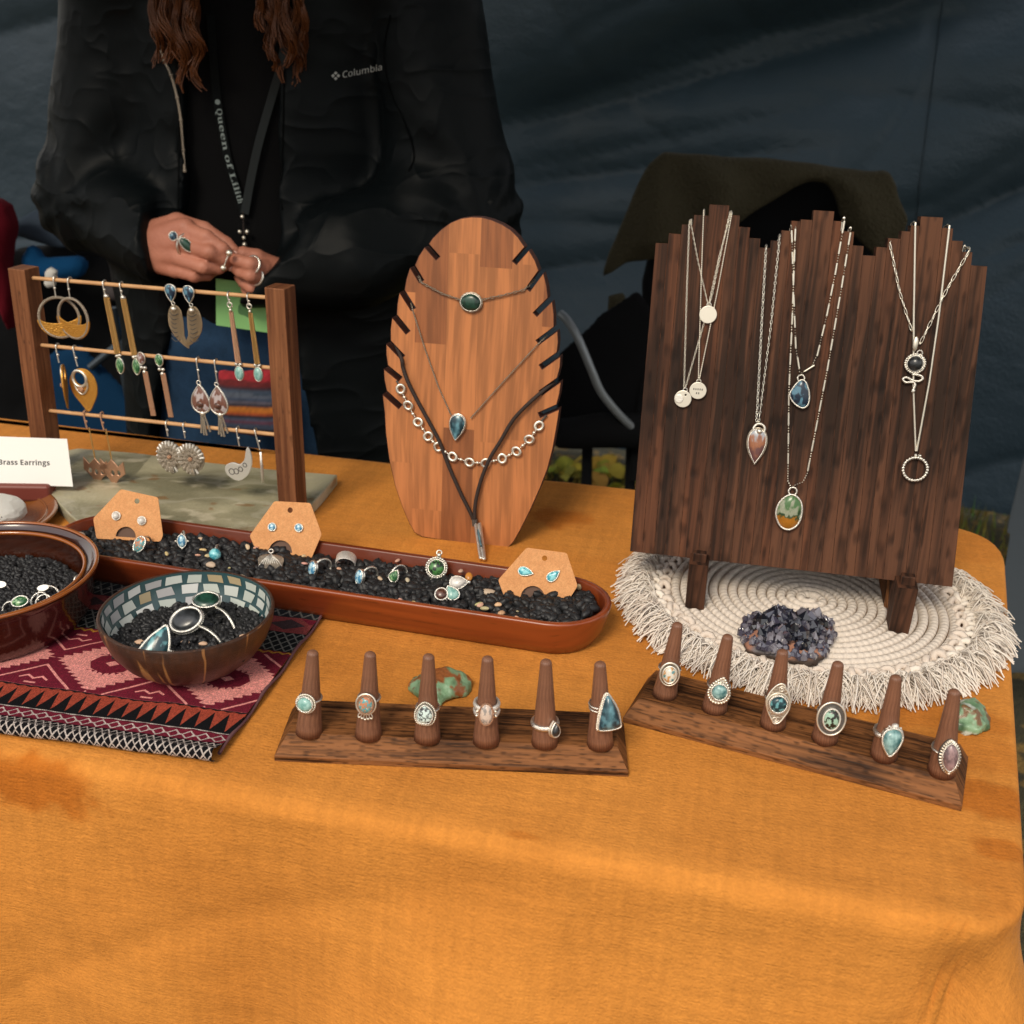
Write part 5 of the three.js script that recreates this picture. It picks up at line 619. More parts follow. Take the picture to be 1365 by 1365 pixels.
// ---------------------------------------------------------------- ring stands: bevelled bars with six tapered fingers, and a ring on each finger
const fingerProf = (h) => { const r0 = .0098, r1 = .0041, o = [[0, 0]]; for (let i = 0; i <= 10; i++) o.push([lerp(r0, r1, pow(i / 10, .92)), h * .955 * i / 10]); for (let i = 1; i <= 5; i++) { const a = i / 5 * PI / 2; o.push([r1 * cos(a), h * .955 + h * .045 * sin(a)]); } return o; };
const fingerR = (h, y) => lerp(.0098, .0041, pow(clamp(y / (h * .955)), .92));
function stand(label, A, B, wide, holes, mat, warp) { // A, B: front corners on the table; holes: foot and tip of each finger, in photo pixels
  const P = standing(A, B), L = A.distanceTo(B), t = thing('ring_stand', label, 'ring stand', A.clone()); t.quaternion.copy(P.quat());
  const ht = .0165, be = .0115, sd = .0055, s = (x, z, y) => V(x, y, -z);
  const q = (a, b, c, d) => { const g = new THREE.BufferGeometry(), v = [a, b, c, a, c, d]; g.setAttribute('position', new THREE.Float32BufferAttribute(v.flatMap((p) => p.toArray()), 3)); g.computeVertexNormals(); return g; };
  // the bar: straight sides, then a broad bevel up to a flat top
  const o0 = [[0, 0], [L, 0], [L, wide], [0, wide]], o1 = [[.0011, .0011], [L - .0011, .0011], [L - .0011, wide - .0011], [.0011, wide - .0011]], o2 = [[be * .62, be], [L - be * .62, be], [L - be * .62, wide - .004], [be * .62, wide - .004]], lv = [[o0, .0004], [o0, sd - .001], [o1, sd + .0006], [o2, ht - .0008], [o2.map(([x, z]) => [x + (x < L / 2 ? .001 : -.001), z + (z < wide / 2 ? .001 : -.0006)]), ht]], fs = [];
  for (let i = 0; i + 1 < lv.length; i++) for (let k = 0; k < 4; k++) { const a = lv[i][0][k], b = lv[i][0][(k + 1) % 4], c = lv[i + 1][0][(k + 1) % 4], d = lv[i + 1][0][k]; fs.push(q(s(...a, lv[i][1]), s(...b, lv[i][1]), s(...c, lv[i + 1][1]), s(...d, lv[i + 1][1]))); }
  const T4 = lv.at(-1); fs.push(q(...T4[0].map((p) => s(...p, ht)))); part(t, 'bar', uvBox(join(fs), 'x', warp), mat);
  const made = []; holes.forEach(([[bx, by], [tx, ty]], i) => { const p = at(bx, by, ht), X = p.clone().sub(A), foot = V(X.dot(P.u), ht - .0006, X.dot(P.n)); const up = standing(p, p.clone().add(V(1, 0, 0)).addScaledVector(V(0, 0, 0), 1)).uv(tx, ty), h = hypot(up.x, up.y), f = part(t, 'finger', lathe(fingerProf(h), 28), M.cone, foot); const w = standing(p, p.clone().add(V(1, 0, 0))).px(tx, ty).sub(p).normalize().applyQuaternion(t.quaternion.clone().invert()); f.quaternion.setFromUnitVectors(V(0, 1, 0), w); f.rotateY(i * 1.3); made.push({ p: p.clone(), dir: standing(p, p.clone().add(V(1, 0, 0))).px(tx, ty).sub(p).normalize(), h, q: t.quaternion.clone() }); });
  return made;
}
const F1 = stand('dark wood ring stand at front centre, behind the bare cloth edge', at(366, 1015), at(837, 1036), .0605, [[[412, 975], [417, 866]], [[491, 979], [493.5, 868]], [[569.5, 983], [571.5, 871]], [[648, 987], [650, 874]], [[726, 989], [728, 878]], [[800, 991], [800, 881]]], M.walnut, 0);
const F2 = stand('dark wood ring stand slanting in front of the cream rope mat', at(830, 963), at(1281, 1082), .0635, [[[886, 926], [904, 829]], [[952, 945], [971, 845]], [[1030, 966], [1044, 865]], [[1099, 985], [1118, 881]], [[1178, 1007], [1195, 899]], [[1255, 1028], [1273, 918]]], M.walnut, .21);
function ring(F, label, px, py, turn, build, tiltX = -.22) { // on finger F with its face centred at the photo pixel
  const P = new Plane(F.p, V(1, 0, 0), V(0, 1, 0)), b = P.uv(px, py), y = clamp(b.y, .012, F.h - .01) / max(.9, F.dir.y), r = fingerR(F.h, y) + .0006, axis = F.p.clone().addScaledVector(F.dir, y);
  const t = thing('ring', label, 'ring', axis), up = F.dir, face = V(sin(turn), 0, cos(turn)); face.addScaledVector(up, -face.dot(up)).normalize(); const side = up.clone().cross(face); t.quaternion.setFromRotationMatrix(new THREE.Matrix4().makeBasis(side, up, face));
  const k = 1 / (FOCAL / axis.clone().sub(camera.position).dot(V(0, 0, -1).applyQuaternion(camera.quaternion)));
  const head = grp(t, 'head', V(0, 0, r + .0008)); head.rotation.x = tiltX; build(t, head, k, r); }
const band = (t, r, w = .001, hgt = 1) => { const g = new THREE.TorusGeometry(r, w, 8, 48).rotateX(PI / 2); g.scale(1, hgt, 1); part(t, 'band', g, M.silver); };
ring(F1[0], 'ring with round pale aqua stone on the front stand\'s first finger', 409, 929, -.2, (t, h, k, r) => { band(t, r); const o = ell(9.6 * k, 9.2 * k); part(h, 'backplate', plate(ell(12.6 * k, 12.2 * k), .001), M.oxide); setStone(h, o, 'mint', { z: .001, rimR: .0007 }); part(h, 'beading', beads(ell(13 * k, 12.8 * k), 34, 1.45 * k, .0012), M.paleSilver); });
ring(F1[1], 'ring with oval mottled stone above a small fan of silver loops', 490, 929, -.1, (t, h, k, r) => { band(t, r); const o = ell(9 * k, 10.8 * k); part(h, 'backplate', plate(ell(13.4 * k, 14.6 * k), .0012), M.oxide); part(h, 'frame', rim(ell(13 * k, 14 * k), 1.5 * k, .0018), M.paleSilver); setStone(h, o, 'multi', { z: .0012, rimR: .0006, metal: M.copper }); for (let i = -2; i <= 2; i++) part(h, 'loop', new THREE.TorusGeometry(2.5 * k, .9 * k, 6, 14).scale(.8, 1.5, 1), M.paleSilver, V(i * 3.6 * k, (-18.5 + abs(i) * 1.1) * k, .0012), [0, 0, i * .22]); });
ring(F1[2], 'ring with black veined white stone on the front stand\'s third finger', 569, 942, -.1, (t, h, k, r) => { band(t, r); const o = smoothPoly([[-1, 12], [6, 8], [9.5, 0], [7, -9], [0, -11], [-8, -9], [-9.5, 0], [-6, 8]].map(([a, b]) => [a * k, b * k])); part(h, 'backplate', plate(grow(o, 3.6 * k), .001), M.oxide); setStone(h, o, 'white_vein', { z: .001, rimR: .0006 }); part(h, 'beading', beads(grow(o, 4.3 * k), 38, 1.4 * k, .0012), M.paleSilver); });
ring(F1[3], 'ring with frosted pale oval stone on a wide double band', 648, 942, 0, (t, h, k, r) => { for (const d of [-1, 1]) { const g = new THREE.TorusGeometry(r + .0006, .0014, 8, 48).rotateX(PI / 2); g.scale(1, 1.6, 1); part(t, 'band', g, M.satin, V(0, d * .0028, 0)); } const o = ell(8.2 * k, 14 * k); setStone(h, o, 'peach', { rimR: .0006, metal: M.copper }); for (const s of [-1, 1]) part(h, 'shoulder', join(ball(2.5 * k, V(s * 12 * k, 2 * k, -.001)), ball(2.5 * k, V(s * 12.5 * k, -4 * k, -.001))), M.paleSilver); });
ring(F1[4], 'ring with small black teardrop stone turned to the right', 731, 963, .62, (t, h, k, r) => { band(t, r, .0017, 1.4); const o = drop(5.8 * k, 9 * k, 1).map((p) => p.rotateAround(V2(0, 0), -.1)); part(h, 'frame', plate(grow(o, 2 * k), .001), M.paleSilver); setStone(h, o, 'black', { z: .001, metal: M.paleSilver, rimR: .0006 }); });
ring(F1[5], 'ring with big blue triangular stone edged in roped silver', 807, 942, .3, (t, h, k, r) => { band(t, r, .0008); part(t, 'second_band', new THREE.TorusGeometry(r + .0002, .0008, 8, 48).rotateX(PI / 2), M.silver, V(0, .003, 0)); const o = smoothPoly([[1, 25], [5, 21], [12, 4], [16, -16], [14, -21], [2, -22], [-12, -20], [-14, -15], [-9, 2], [-3, 20]].map(([a, b]) => [a * k, b * k]), 56); part(h, 'backplate', plate(grow(o, 2 * k), .0012), M.copper, V(2 * k, 0, 0)); const g = grp(h, 'setting', V(3 * k, 0, 0)); setStone(g, o, 'blueteal', { z: .0012, rimR: .0007, h: .004 }); part(g, 'beading', beads(grow(o, 2.6 * k), 62, 1.5 * k, .0016), M.paleSilver); });
ring(F2[0], 'ring with oval ivory stone flecked orange on the slanting stand', 888, 890, -.12, (t, h, k, r) => { band(t, r); part(h, 'backplate', plate(ell(12.5 * k, 15.6 * k), .0012), M.oxide); part(h, 'frame', rim(ell(12.5 * k, 15.6 * k), 1.4 * k, .0014), M.paleSilver); part(h, 'beading', beads(ell(10.6 * k, 13.4 * k), 46, .9 * k, .0016), M.agedSilver); setStone(h, ell(8 * k, 10.5 * k), 'ivory', { z: .0012, metal: M.paleSilver, rimR: .0008 }); });
ring(F2[1], 'ring with round aqua stone in a scalloped sunburst silver setting', 951, 912, -.12, (t, h, k, r) => { band(t, r); const o = smoothPoly([[3, 19], [7, 14], [11, 7], [14, -3], [11, -12], [2, -17], [-8, -15], [-14, -6], [-13, 3], [-9, 10], [-2, 16]].map(([a, b]) => [a * k, b * k]), 56); part(h, 'backplate', plate(o, .0014), M.paleSilver); part(h, 'scallops', beads(grow(o, -.4 * k), 26, 2.2 * k, .0012), M.paleSilver); const l = []; for (let i = 0; i < 26; i++) { const a = i / 26 * 2 * PI; l.push(rod(V(10 * k * cos(a), 10 * k * sin(a), .0026), V(14 * k * cos(a), 14 * k * sin(a), .0024), .35 * k, .35 * k, 4)); } part(h, 'rays', join(l), M.oxide); setStone(h, ell(9.6 * k, 10 * k), 'aqua', { z: .0014, rimR: .0007 }); });
ring(F2[2], 'ring with round teal stone between spiral silver scrolls', 1029, 928, -.1, (t, h, k, r) => { band(t, r, .0012); const o = smoothPoly([[5, 27], [9, 20], [15, 8], [15, -6], [10, -17], [4, -26], [-3, -28], [-7, -22], [-13, -10], [-15.5, 4], [-10, 17], [-2, 26]].map(([a, b]) => [a * k, b * k]), 60); part(h, 'backplate', plate(o, .0014), M.agedSilver); part(h, 'frame', join(rim(o, 1.2 * k, .0016), rim(ell(14 * k, 14.5 * k), .9 * k, .0018)), M.paleSilver); const sp = (cx, cy, s) => tube(Array.from({ length: 22 }, (_, i) => { const a = i / 21 * PI * 3 * s, q = (4.4 - i * .17) * k; return V(cx * k + q * cos(a), cy * k + q * sin(a), .002); }), .9 * k, 40, 6); part(h, 'scrolls', join(sp(3, 20, 1), sp(-2, -22, -1)), M.paleSilver); setStone(h, ell(10.4 * k, 10.6 * k), 'teal', { z: .0014, rimR: .0008 }); });
ring(F2[3], 'ring with black veined green stone inside a dark oval plate', 1103, 948, -.12, (t, h, k, r) => { band(t, r); part(h, 'backplate', plate(ell(18.2 * k, 22.6 * k), .0012), M.oxide); part(h, 'frame', rim(ell(18.2 * k, 22.6 * k), 1.5 * k, .0016), M.paleSilver); setStone(h, ell(9.6 * k, 13.6 * k), 'green_vein', { z: .0012, metal: M.satin, rimR: .0007 }); });
ring(F2[4], 'ring with inverted teardrop sea green stone under a small silver cap', 1176, 975, -.02, (t, h, k, r) => { band(t, r, .0016, 1.5); const o = smoothPoly([[0, 16], [9, 13], [12, 3], [7, -10], [0, -19], [-4, -19], [-9, -10], [-12, 2], [-9, 12]].map(([a, b]) => [a * k, b * k])); part(h, 'backplate', plate(grow(o, 2.4 * k), .0014), M.silver, V(1 * k, 0, 0)); setStone(h, o, 'aqua', { z: .0014, rimR: .0009, h: .003 }); part(h, 'cap', join(ball(4.8 * k, V(3 * k, 19 * k, .002), 12, 8), ball(1.6 * k, V(-4.5 * k, 19 * k, .002)), ball(1.6 * k, V(10.5 * k, 17 * k, .002))), M.satin); });
ring(F2[5], 'ring with pointed mauve stone framed in silver ribs', 1257, 997, -.05, (t, h, k, r) => { band(t, r); const o = marq(9.4 * k, 18.5 * k), p = marq(14 * k, 24 * k); part(h, 'backplate', plate(p, .0012), M.oxide); setStone(h, o, 'mauve', { z: .0012, rimR: .0006 }); const m = 34, l = []; for (let i = 0; i < m; i++) { const a = i / m * 44, i0 = floor(a), f = a - i0, A = o[i0].clone().lerp(o[(i0 + 1) % 44], f).multiplyScalar(1.14), B = p[i0].clone().lerp(p[(i0 + 1) % 44], f); l.push(rod(V(A.x, A.y, .0024), V(B.x, B.y, .0018), 1.15 * k, 1.3 * k, 6)); } part(h, 'ribs', join(l), M.paleSilver); part(h, 'tips', join(ball(2.1 * k, V(0, 23 * k, .002)), ball(2.1 * k, V(0, -23 * k, .002))), M.paleSilver); });

// ---------------------------------------------------------------- rope mat, amethyst, rough stones
{
  const c = V(.2775, TOP + .0006, -.945), t = thing('rope_mat', 'round cream mat of coiled cotton rope with a shaggy knotted fringe', 'mat', c), r = seeded(101);
  const rope = phys({ map: colorTex(128, 128, (u, v) => mul3([.69, .61, .53], .84 + .3 * fbm(u * 8, v * 8, 3, 8, 8))), bumpMap: grayTex(64, 64, (u, v) => .5 + .38 * sin((u * 2 + v) * 2 * PI) + .3 * (noise(u * 20, v * 20, 20, 20) - .5)), bumpScale: .0007, roughness: .95, specularIntensity: .3 });
  const turns = 14.5, pitch = .0089, N = 1500, rr = .0043, pt = (i) => { const a = i / N * turns * 2 * PI, q = .003 + pitch * a / (2 * PI); return V(q * cos(a), rr * .95 + .0009 * noise(q * 60, a * 2), q * sin(a)); };
  let len = 0; const lens = [0]; for (let i = 1; i <= N; i++) lens.push(len += pt(i).distanceTo(pt(i - 1)));
  part(t, 'coil', surface(N, 9, (s, q) => { const i = Math.round(s * N), p = pt(i), d = pt(min(N, i + 1)).sub(pt(max(0, i - 1))).normalize(), n = V(-d.z, 0, d.x), a = q * 2 * PI; return { p: p.addScaledVector(n, rr * cos(a)).add(V(0, rr * .95 * sin(a), 0)), uv: [lens[i] / .012, q] }; }), rope);
  const R0 = .003 + pitch * turns;
  const knot = join(new THREE.TorusGeometry(.0042, .0026, 6, 10).rotateX(1.2), new THREE.TorusGeometry(.0042, .0026, 6, 10).rotateX(-.6).rotateY(1)); const strand = std({ color: C(.78, .71, .63), roughness: .95 }), strand2 = std({ color: C(.66, .57, .49), roughness: .95 });
  const kn = 58; for (let i = 0; i < kn; i++) for (const row of [0, 1]) { const a = (i + row * .5) / kn * 2 * PI, q = R0 + .0015 + row * .0085; const m = part(t, 'knot', knot, row ? strand : strand2, V(q * cos(a), .0048 - row * .0005 + r() * .0015, q * sin(a)), [r(), r() * 6, r()]); m.scale.setScalar(.95 + .4 * r()); }
  const fringe = (count, mat, seed) => { const rr2 = seeded(seed), gs = []; for (let i = 0; i < count; i++) { const tuft = floor(rr2() * 58), a = (tuft + .5) / 58 * 2 * PI + (rr2() - .5) * .03, q = R0 + .011 + rr2() * .006, l = .013 + .024 * rr2(), sw = (rr2() - .5) * 1.9 + (hash(tuft, 3) - .5) * .9, curl = (rr2() - .5) * 3.2, b = V(q * cos(a), .003 + rr2() * .006, q * sin(a)), d = V(cos(a + sw), 0, sin(a + sw)), d2 = V(cos(a + sw + curl), 0, sin(a + sw + curl)), h = rr2() * .013 * (rr2() < .55 ? 1 : .4);
      const pts = [b, b.clone().addScaledVector(d, l * .36).add(V(0, h, 0)), b.clone().addScaledVector(d, l * .62).addScaledVector(d2, l * .14).add(V(0, h * .55, 0)), b.clone().addScaledVector(d, l * .7).addScaledVector(d2, l * .34)]; pts[3].y = .0008 + rr2() * .003; gs.push(new THREE.TubeGeometry(curve(pts), 5, .0004 + rr2() * .0005, 3)); } const m = part(t, 'fringe', join(gs), mat); m.userData.kind = 'stuff'; };
  fringe(5600, strand, 8); fringe(2200, strand2, 9);
}
{ // amethyst cluster on a brown crust
  const o = [[984, 850], [990, 862], [1008, 876], [1035, 884], [1060, 887], [1084, 888], [1100, 877], [1110, 858], [1108, 842], [1080, 832], [1040, 826], [1000, 830]].map(([x, y]) => at(x, y, .009)), c = V(0, 0, 0); o.forEach((p) => c.addScaledVector(p, 1 / o.length)); c.y = TOP + .0095;
  const t = thing('amethyst_cluster', 'dark purple amethyst crystal cluster with a brown crust underneath, on the rope mat', 'crystal', c), r = seeded(61), L = o.map((p) => V2(p.x - c.x, p.z - c.z)), D = polyDist(L);
  const crust = nets(V(-.09, -.004, -.07), V(.09, .03, .07), .0022, (x, y, z) => max(D(x, z) + .012 * sstep(.003, .014, y) + (fbm3(x * 50 + 5, y * 20, z * 50) - .5) * .011 - .001, y - .0075 - .009 * sstep(0, -.03, D(x, z)), -y) + (fbm3(x * 120 + 5, y * 120, z * 120) - .5) * .006, (x, y, z) => [x + y, z]);
  { const p = crust.attributes.position, col = []; for (let i = 0; i < p.count; i++) { const y = p.getY(i), n = fbm3(p.getX(i) * 60 + 9, y * 60, p.getZ(i) * 60), k = mix3(mix3([.035, .02, .012], mix3([.14, .13, .14], [.36, .17, .11], sstep(.45, .6, fbm3(p.getX(i) * 45 + 70, 2, p.getZ(i) * 45))), sstep(.003, .0065, y + (n - .5) * .008)), [.1, .1, .13], sstep(.011, .016, y)); col.push(...k); } crust.setAttribute('color', new THREE.Float32BufferAttribute(col, 3)); }
  part(t, 'crust', crust, std({ vertexColors: true, roughness: .75, bumpMap: grainBump, bumpScale: .0006 }));
  const cry = (() => { const g = new THREE.CylinderGeometry(1, 1, 1, 6, 1).toNonIndexed(), p = new THREE.ConeGeometry(1, .95, 6, 1).toNonIndexed(); move(p, 0, .975, 0); const j = join(g, p); j.computeVertexNormals(); return j; })();
  const mats = [[.014, .015, .025], [.03, .031, .05], [.008, .009, .014], [.15, .14, .165], [.05, .046, .07]].map((k) => phys({ color: C(...k), roughness: .14, clearcoat: 1, clearcoatRoughness: .04, flatShading: true }));
  for (let i = 0; i < 290; i++) { let x, z; do { x = (r() - .5) * .14; z = (r() - .5) * .085; } while (D(x, z) > .0005); const e = -D(x, z), h = .0062 + .0105 * sstep(0, .022, e) + .011 * (fbm(x * 55 + 9, z * 55 + 9, 2) - .4), s = .0024 + .0036 * r() * r() * sstep(0, .02, e) + .0006, m = part(t, 'crystal', cry, mats[e < .008 ? 3 + floor(r() * 2) : floor(r() * 5 * .9)], V(x, h, z), [(r() - .5) * 1.3 - z * 6, r() * 6, (r() - .5) * 1.3 - x * 5]); m.scale.set(s, s * (.9 + r() * .6), s); }
}
function rock(label, pix, hgt, cols, seed) {
  const o = pix.map(([x, y]) => at(x, y, .004)), c = V(0, 0, 0); o.forEach((p) => c.addScaledVector(p, 1 / o.length)); c.y = TOP + .0006; const L = o.map((p) => V2(p.x - c.x, p.z - c.z)), D = polyDist(L);
  const g = nets(V(-.06, -.003, -.05), V(.06, .035, .05), .0016, (x, y, z) => max(D(x, z) + .5 * sstep(.2, 1.1, y / hgt) * .012, y - hgt * (.45 + .55 * sstep(0, -.012, D(x, z))), .0001 - y) + (fbm3(x * 110 + seed, y * 110, z * 110) - .5) * .006, (x, y, z) => [x, z]), p = g.attributes.position, col = [];
  for (let i = 0; i < p.count; i++) { const x = p.getX(i) * 70 + seed, y = p.getY(i) * 70, z = p.getZ(i) * 70, n = fbm3(x, y, z), m = fbm3(x * 2 + 40, y * 2, z * 2 + 7); let k = mix3(cols[0], cols[1], sstep(.4, .6, n)); k = mix3(k, cols[2], sstep(.52, .6, m)); k = mix3(k, cols[3], sstep(.62, .68, fbm3(x * 1.3, y * 1.3 + 70, z * 1.3)) * .9); col.push(...k); }
  g.setAttribute('color', new THREE.Float32BufferAttribute(col, 3)); solo('turquoise_rock', g, phys({ vertexColors: true, roughness: .45, clearcoat: .12, bumpMap: grainBump, bumpScale: .0008 }), label, 'stone', null, null, c);
}
rock('flat green and rust brown turquoise stone lying behind the front ring stand', [[543, 918], [548, 907], [575, 897], [600, 894], [622, 900], [630, 911], [622, 924], [603, 930], [585, 937], [560, 932]], .014, [[.09, .16, .075], [.18, .3, .17], [.23, .075, .02], [.12, .05, .016]], 3);
rock('mottled green, white and brown rough stone beyond the last finger of the slanting stand', [[1258, 955], [1268, 944], [1290, 936], [1309, 941], [1319, 958], [1318, 968], [1306, 980], [1290, 974], [1268, 968]], .017, [[.045, .1, .045], [.2, .33, .19], [.15, .07, .022], [.5, .55, .48]], 17);
// ---------------------------------------------------------------- the seller behind the table
{
  const zt = -1.63, P = (x, y, z = zt) => deep(x, y, z), root = thing('person', 'person in black padded jacket with long reddish hair holding small jewellery', 'person', V(P(340, 300).x, 0, zt)), O = root.position;
  const L = (x, y, z) => P(x, y, z);
  // skin: head and neck above the frame, hands in the frame, as one field
  const skin = std({ map: colorTex(128, 128, (u, v) => mix3([.33, .12, .075], [.46, .19, .125], fbm(u * 6, v * 6, 4, 6, 6))), roughness: .6, bumpMap: grainBump, bumpScale: .0005 }); skin.map.repeat.set(8, 8);
  const hand = (bones, k) => { const f = bones.map(([a, b, ra, rb]) => cone(a, b, ra, rb)), lo = V(9, 9, 9), hi = V(-9, -9, -9); bones.forEach(([a, b, ra]) => { for (const p of [a, b]) { lo.min(p.clone().subScalar(ra + .012)); hi.max(p.clone().addScalar(ra + .012)); } }); return nets(lo, hi, .0028, (x, y, z) => { let d = 1; f.forEach((q) => (d = smin(d, q(x, y, z), k))); return d; }); };
  const chainOf = (pts, rs) => pts.slice(1).map((p, i) => [L(...pts[i]), L(...p), rs[i] * .86, rs[i + 1] * .86]);
  const right = [ // back of the hand to the viewer, fingers curled round to the right, thumb along the top
    ...chainOf([[186, 330, -1.5], [206, 332, -1.475]], [.029, .03]), ...chainOf([[206, 322, -1.472], [247, 303, -1.445]], [.024, .014]), ...chainOf([[206, 330, -1.47], [247, 323, -1.437]], [.024, .0145]), ...chainOf([[206, 338, -1.468], [241, 343, -1.437]], [.023, .0135]), ...chainOf([[206, 346, -1.468], [234, 360, -1.442]], [.02, .0115]),
    ...chainOf([[247, 306, -1.445], [275, 316, -1.425], [297, 331, -1.422], [309, 342, -1.43]], [.0125, .0105, .0088, .0078]), ...chainOf([[247, 326, -1.436], [279, 336, -1.412], [297, 346, -1.422], [304, 351, -1.432]], [.0128, .0105, .0088, .0078]), ...chainOf([[240, 345, -1.436], [271, 356, -1.412], [291, 358, -1.425], [299, 355, -1.44]], [.0118, .0098, .0084, .0075]), ...chainOf([[233, 360, -1.441], [259, 368, -1.422], [277, 367, -1.436], [286, 362, -1.452]], [.0103, .0088, .0075, .0066]),
    ...chainOf([[205, 310, -1.478], [236, 297, -1.468], [272, 306, -1.455], [302, 325, -1.447], [313, 335, -1.442]], [.019, .0145, .0115, .0098, .0082])];
  const left = [...chainOf([[392, 372, -1.475], [362, 367, -1.458]], [.026, .027]), ...chainOf([[362, 362, -1.455], [351, 358, -1.44]], [.02, .0125]), ...chainOf([[362, 368, -1.455], [350, 370, -1.442]], [.02, .012]), ...chainOf([[362, 374, -1.46], [348, 382, -1.448]], [.018, .0112]), ...chainOf([[362, 378, -1.464], [346, 391, -1.456]], [.016, .01]),
    ...chainOf([[351, 358, -1.44], [333, 352, -1.42], [317, 347, -1.424], [306, 344, -1.432]], [.0122, .0102, .0088, .0076]), ...chainOf([[350, 370, -1.442], [334, 367, -1.42], [320, 362, -1.427], [311, 356, -1.438]], [.0118, .0098, .0085, .0074]), ...chainOf([[348, 382, -1.448], [335, 383, -1.43], [325, 377, -1.438], [318, 370, -1.448]], [.011, .0092, .008, .007]), ...chainOf([[346, 391, -1.456], [337, 394, -1.442], [330, 391, -1.448], [326, 386, -1.456]], [.0095, .008, .007, .0062]),
    ...chainOf([[366, 358, -1.468], [342, 343, -1.452], [324, 338, -1.447], [311, 339, -1.44]], [.017, .0122, .01, .0082])];
  const hd = V(P(318, 0).x, 1.555, -1.585), headF = [cone(hd.clone().add(V(0, .035, -.01)), hd.clone().add(V(0, -.02, .01)), .093, .078), cone(hd.clone().add(V(0, -.05, .03)), hd.clone().add(V(0, -.085, .05)), .055, .034), cone(hd.clone().add(V(0, .02, .085)), hd.clone().add(V(0, -.022, .104)), .009, .014), cone(hd.clone().add(V(0, -.07, -.02)), V(hd.x, 1.33, -1.63), .052, .06), cone(hd.clone().add(V(-.085, 0, -.005)), hd.clone().add(V(-.085, -.03, 0)), .014, .01), cone(hd.clone().add(V(.085, 0, -.005)), hd.clone().add(V(.085, -.03, 0)), .014, .01), cone(V(hd.x - .12, 1.3, -1.64), V(hd.x + .16, 1.3, -1.64), .06, .06), cone(hd.clone().add(V(-.016, -.055, .088)), hd.clone().add(V(.016, -.055, .088)), .006, .006)];
  const head = nets(hd.clone().add(V(-.22, -.33, -.2)), hd.clone().add(V(.26, .17, .16)), .006, (x, y, z) => { let d = 1; headF.forEach((f) => (d = smin(d, f(x, y, z), .025))); return d; });
  const arm = (a, b) => { const g = new THREE.TubeGeometry(curve([a, a.clone().lerp(b, .5), b]), 8, .024, 10); return g; };
  const elbowR = P(130, 262, -1.6), elbowL = P(608, 290, -1.57), wristR = P(193, 332, -1.49), wristL = P(388, 394, -1.47);
  const body = join(hand(right, .003), hand(left, .003), head, arm(elbowR, P(196, 332, -1.485)), arm(elbowL, P(384, 371, -1.475))); body.translate(-O.x, -O.y, -O.z); part(root, 'body', body, skin);
  for (const [x, y, z, a] of [[305, 345, -1.4245, .5], [311, 340, -1.432, .9], [310, 357, -1.4305, .4], [310, 338, -1.4335, -.8]]) { const g = ball(.0052, null, 12, 8); g.scale(1.25, .8, .3); const n = part(root, 'fingernail', g, M.nail ??= phys({ color: C(.55, .3, .24), roughness: .3 }), L(x, y, z).sub(O)); n.rotation.z = a; }
  // jacket: torso, two sleeves, open in front, quilted and creased
  const chest = cone(P(345, -40), P(345, 330), .185, .2, 1.5, zt), hem = cone(P(345, 330), P(370, 640), .2, .225, 1.45, zt), shR = P(172, -25, -1.63), shL = P(552, -40, -1.62);
  const arms = [cone(shR, elbowR, .082, .073), cone(elbowR, P(228, 334, -1.465), .073, .05), cone(shL, elbowL, .085, .082), cone(elbowL, P(465, 338, -1.49), .082, .068), cone(P(465, 338, -1.49), P(335, 366, -1.462), .068, .045), cone(P(190, -60), P(520, -70), .1, .1)];
  const open = [[-80, 262, 350], [100, 246, 372], [250, 246, 368], [400, 240, 380], [500, 215, 400], [650, 190, 436]].map(([y, a, b]) => [P(300, y, zt + .12).y, P(a, y, zt + .12).x, P(b, y, zt + .12).x]);
  const gap = (x, y) => { let i = 0; while (i < open.length - 2 && y < open[i + 1][0]) i++; const a = open[i], b = open[i + 1], t = clamp((a[0] - y) / (a[0] - b[0]), -.2, 1), l = lerp(a[1], b[1], t), r = lerp(a[2], b[2], t); return max(l - x, x - r); };
  const holeR = [P(215, 333, -1.48), P(250, 337, -1.44)], holeL = [P(344, 367, -1.465), P(312, 347, -1.44)], dirR = holeR[1].clone().sub(holeR[0]).multiply(V(1, 1, .15)).normalize(), dirL = holeL[1].clone().sub(holeL[0]).multiply(V(1, 1, .15)).normalize();
  const field = (x, y, z) => {
    const hemF = max(hem(x, y, z), P0 - y); let d = smin(chest(x, y, z), hemF, .05);
    if (z > zt + .02) d = max(d, -max(gap(x, y), zt + .045 - z)); // opening down the front
    let a = 1; for (const f of arms) a = smin(a, f(x, y, z), .035);
    const cuff = (p, q, c) => (x - p.x) * c.x + (y - p.y) * c.y + (z - p.z) * c.z; if (hypot(x - holeR[0].x, y - holeR[0].y) < .09) a = max(a, cuff(holeR[0], 0, dirR)); if (hypot(x - holeL[0].x, y - holeL[0].y) < .085 && z > zt + .05) a = max(a, cuff(holeL[0], 0, dirL));
    d = smin(d, a, .022);
    if (abs(d) > .05) return d;
    const e = hypot(x - elbowL.x, y - elbowL.y), e2 = hypot(x - elbowR.x, y - elbowR.y), fold = .004 * sin(atan2(y - elbowL.y, x - elbowL.x - .04) * 8 + fbm3(x * 5 + 9, y * 5, z * 5 + 9) * 5) * sstep(.3, .08, e) + .0035 * sin(atan2(y - elbowR.y, x - elbowR.x + .03) * 7 + fbm3(x * 5 + 9, y * 5, z * 5 + 9) * 5) * sstep(.26, .07, e2);
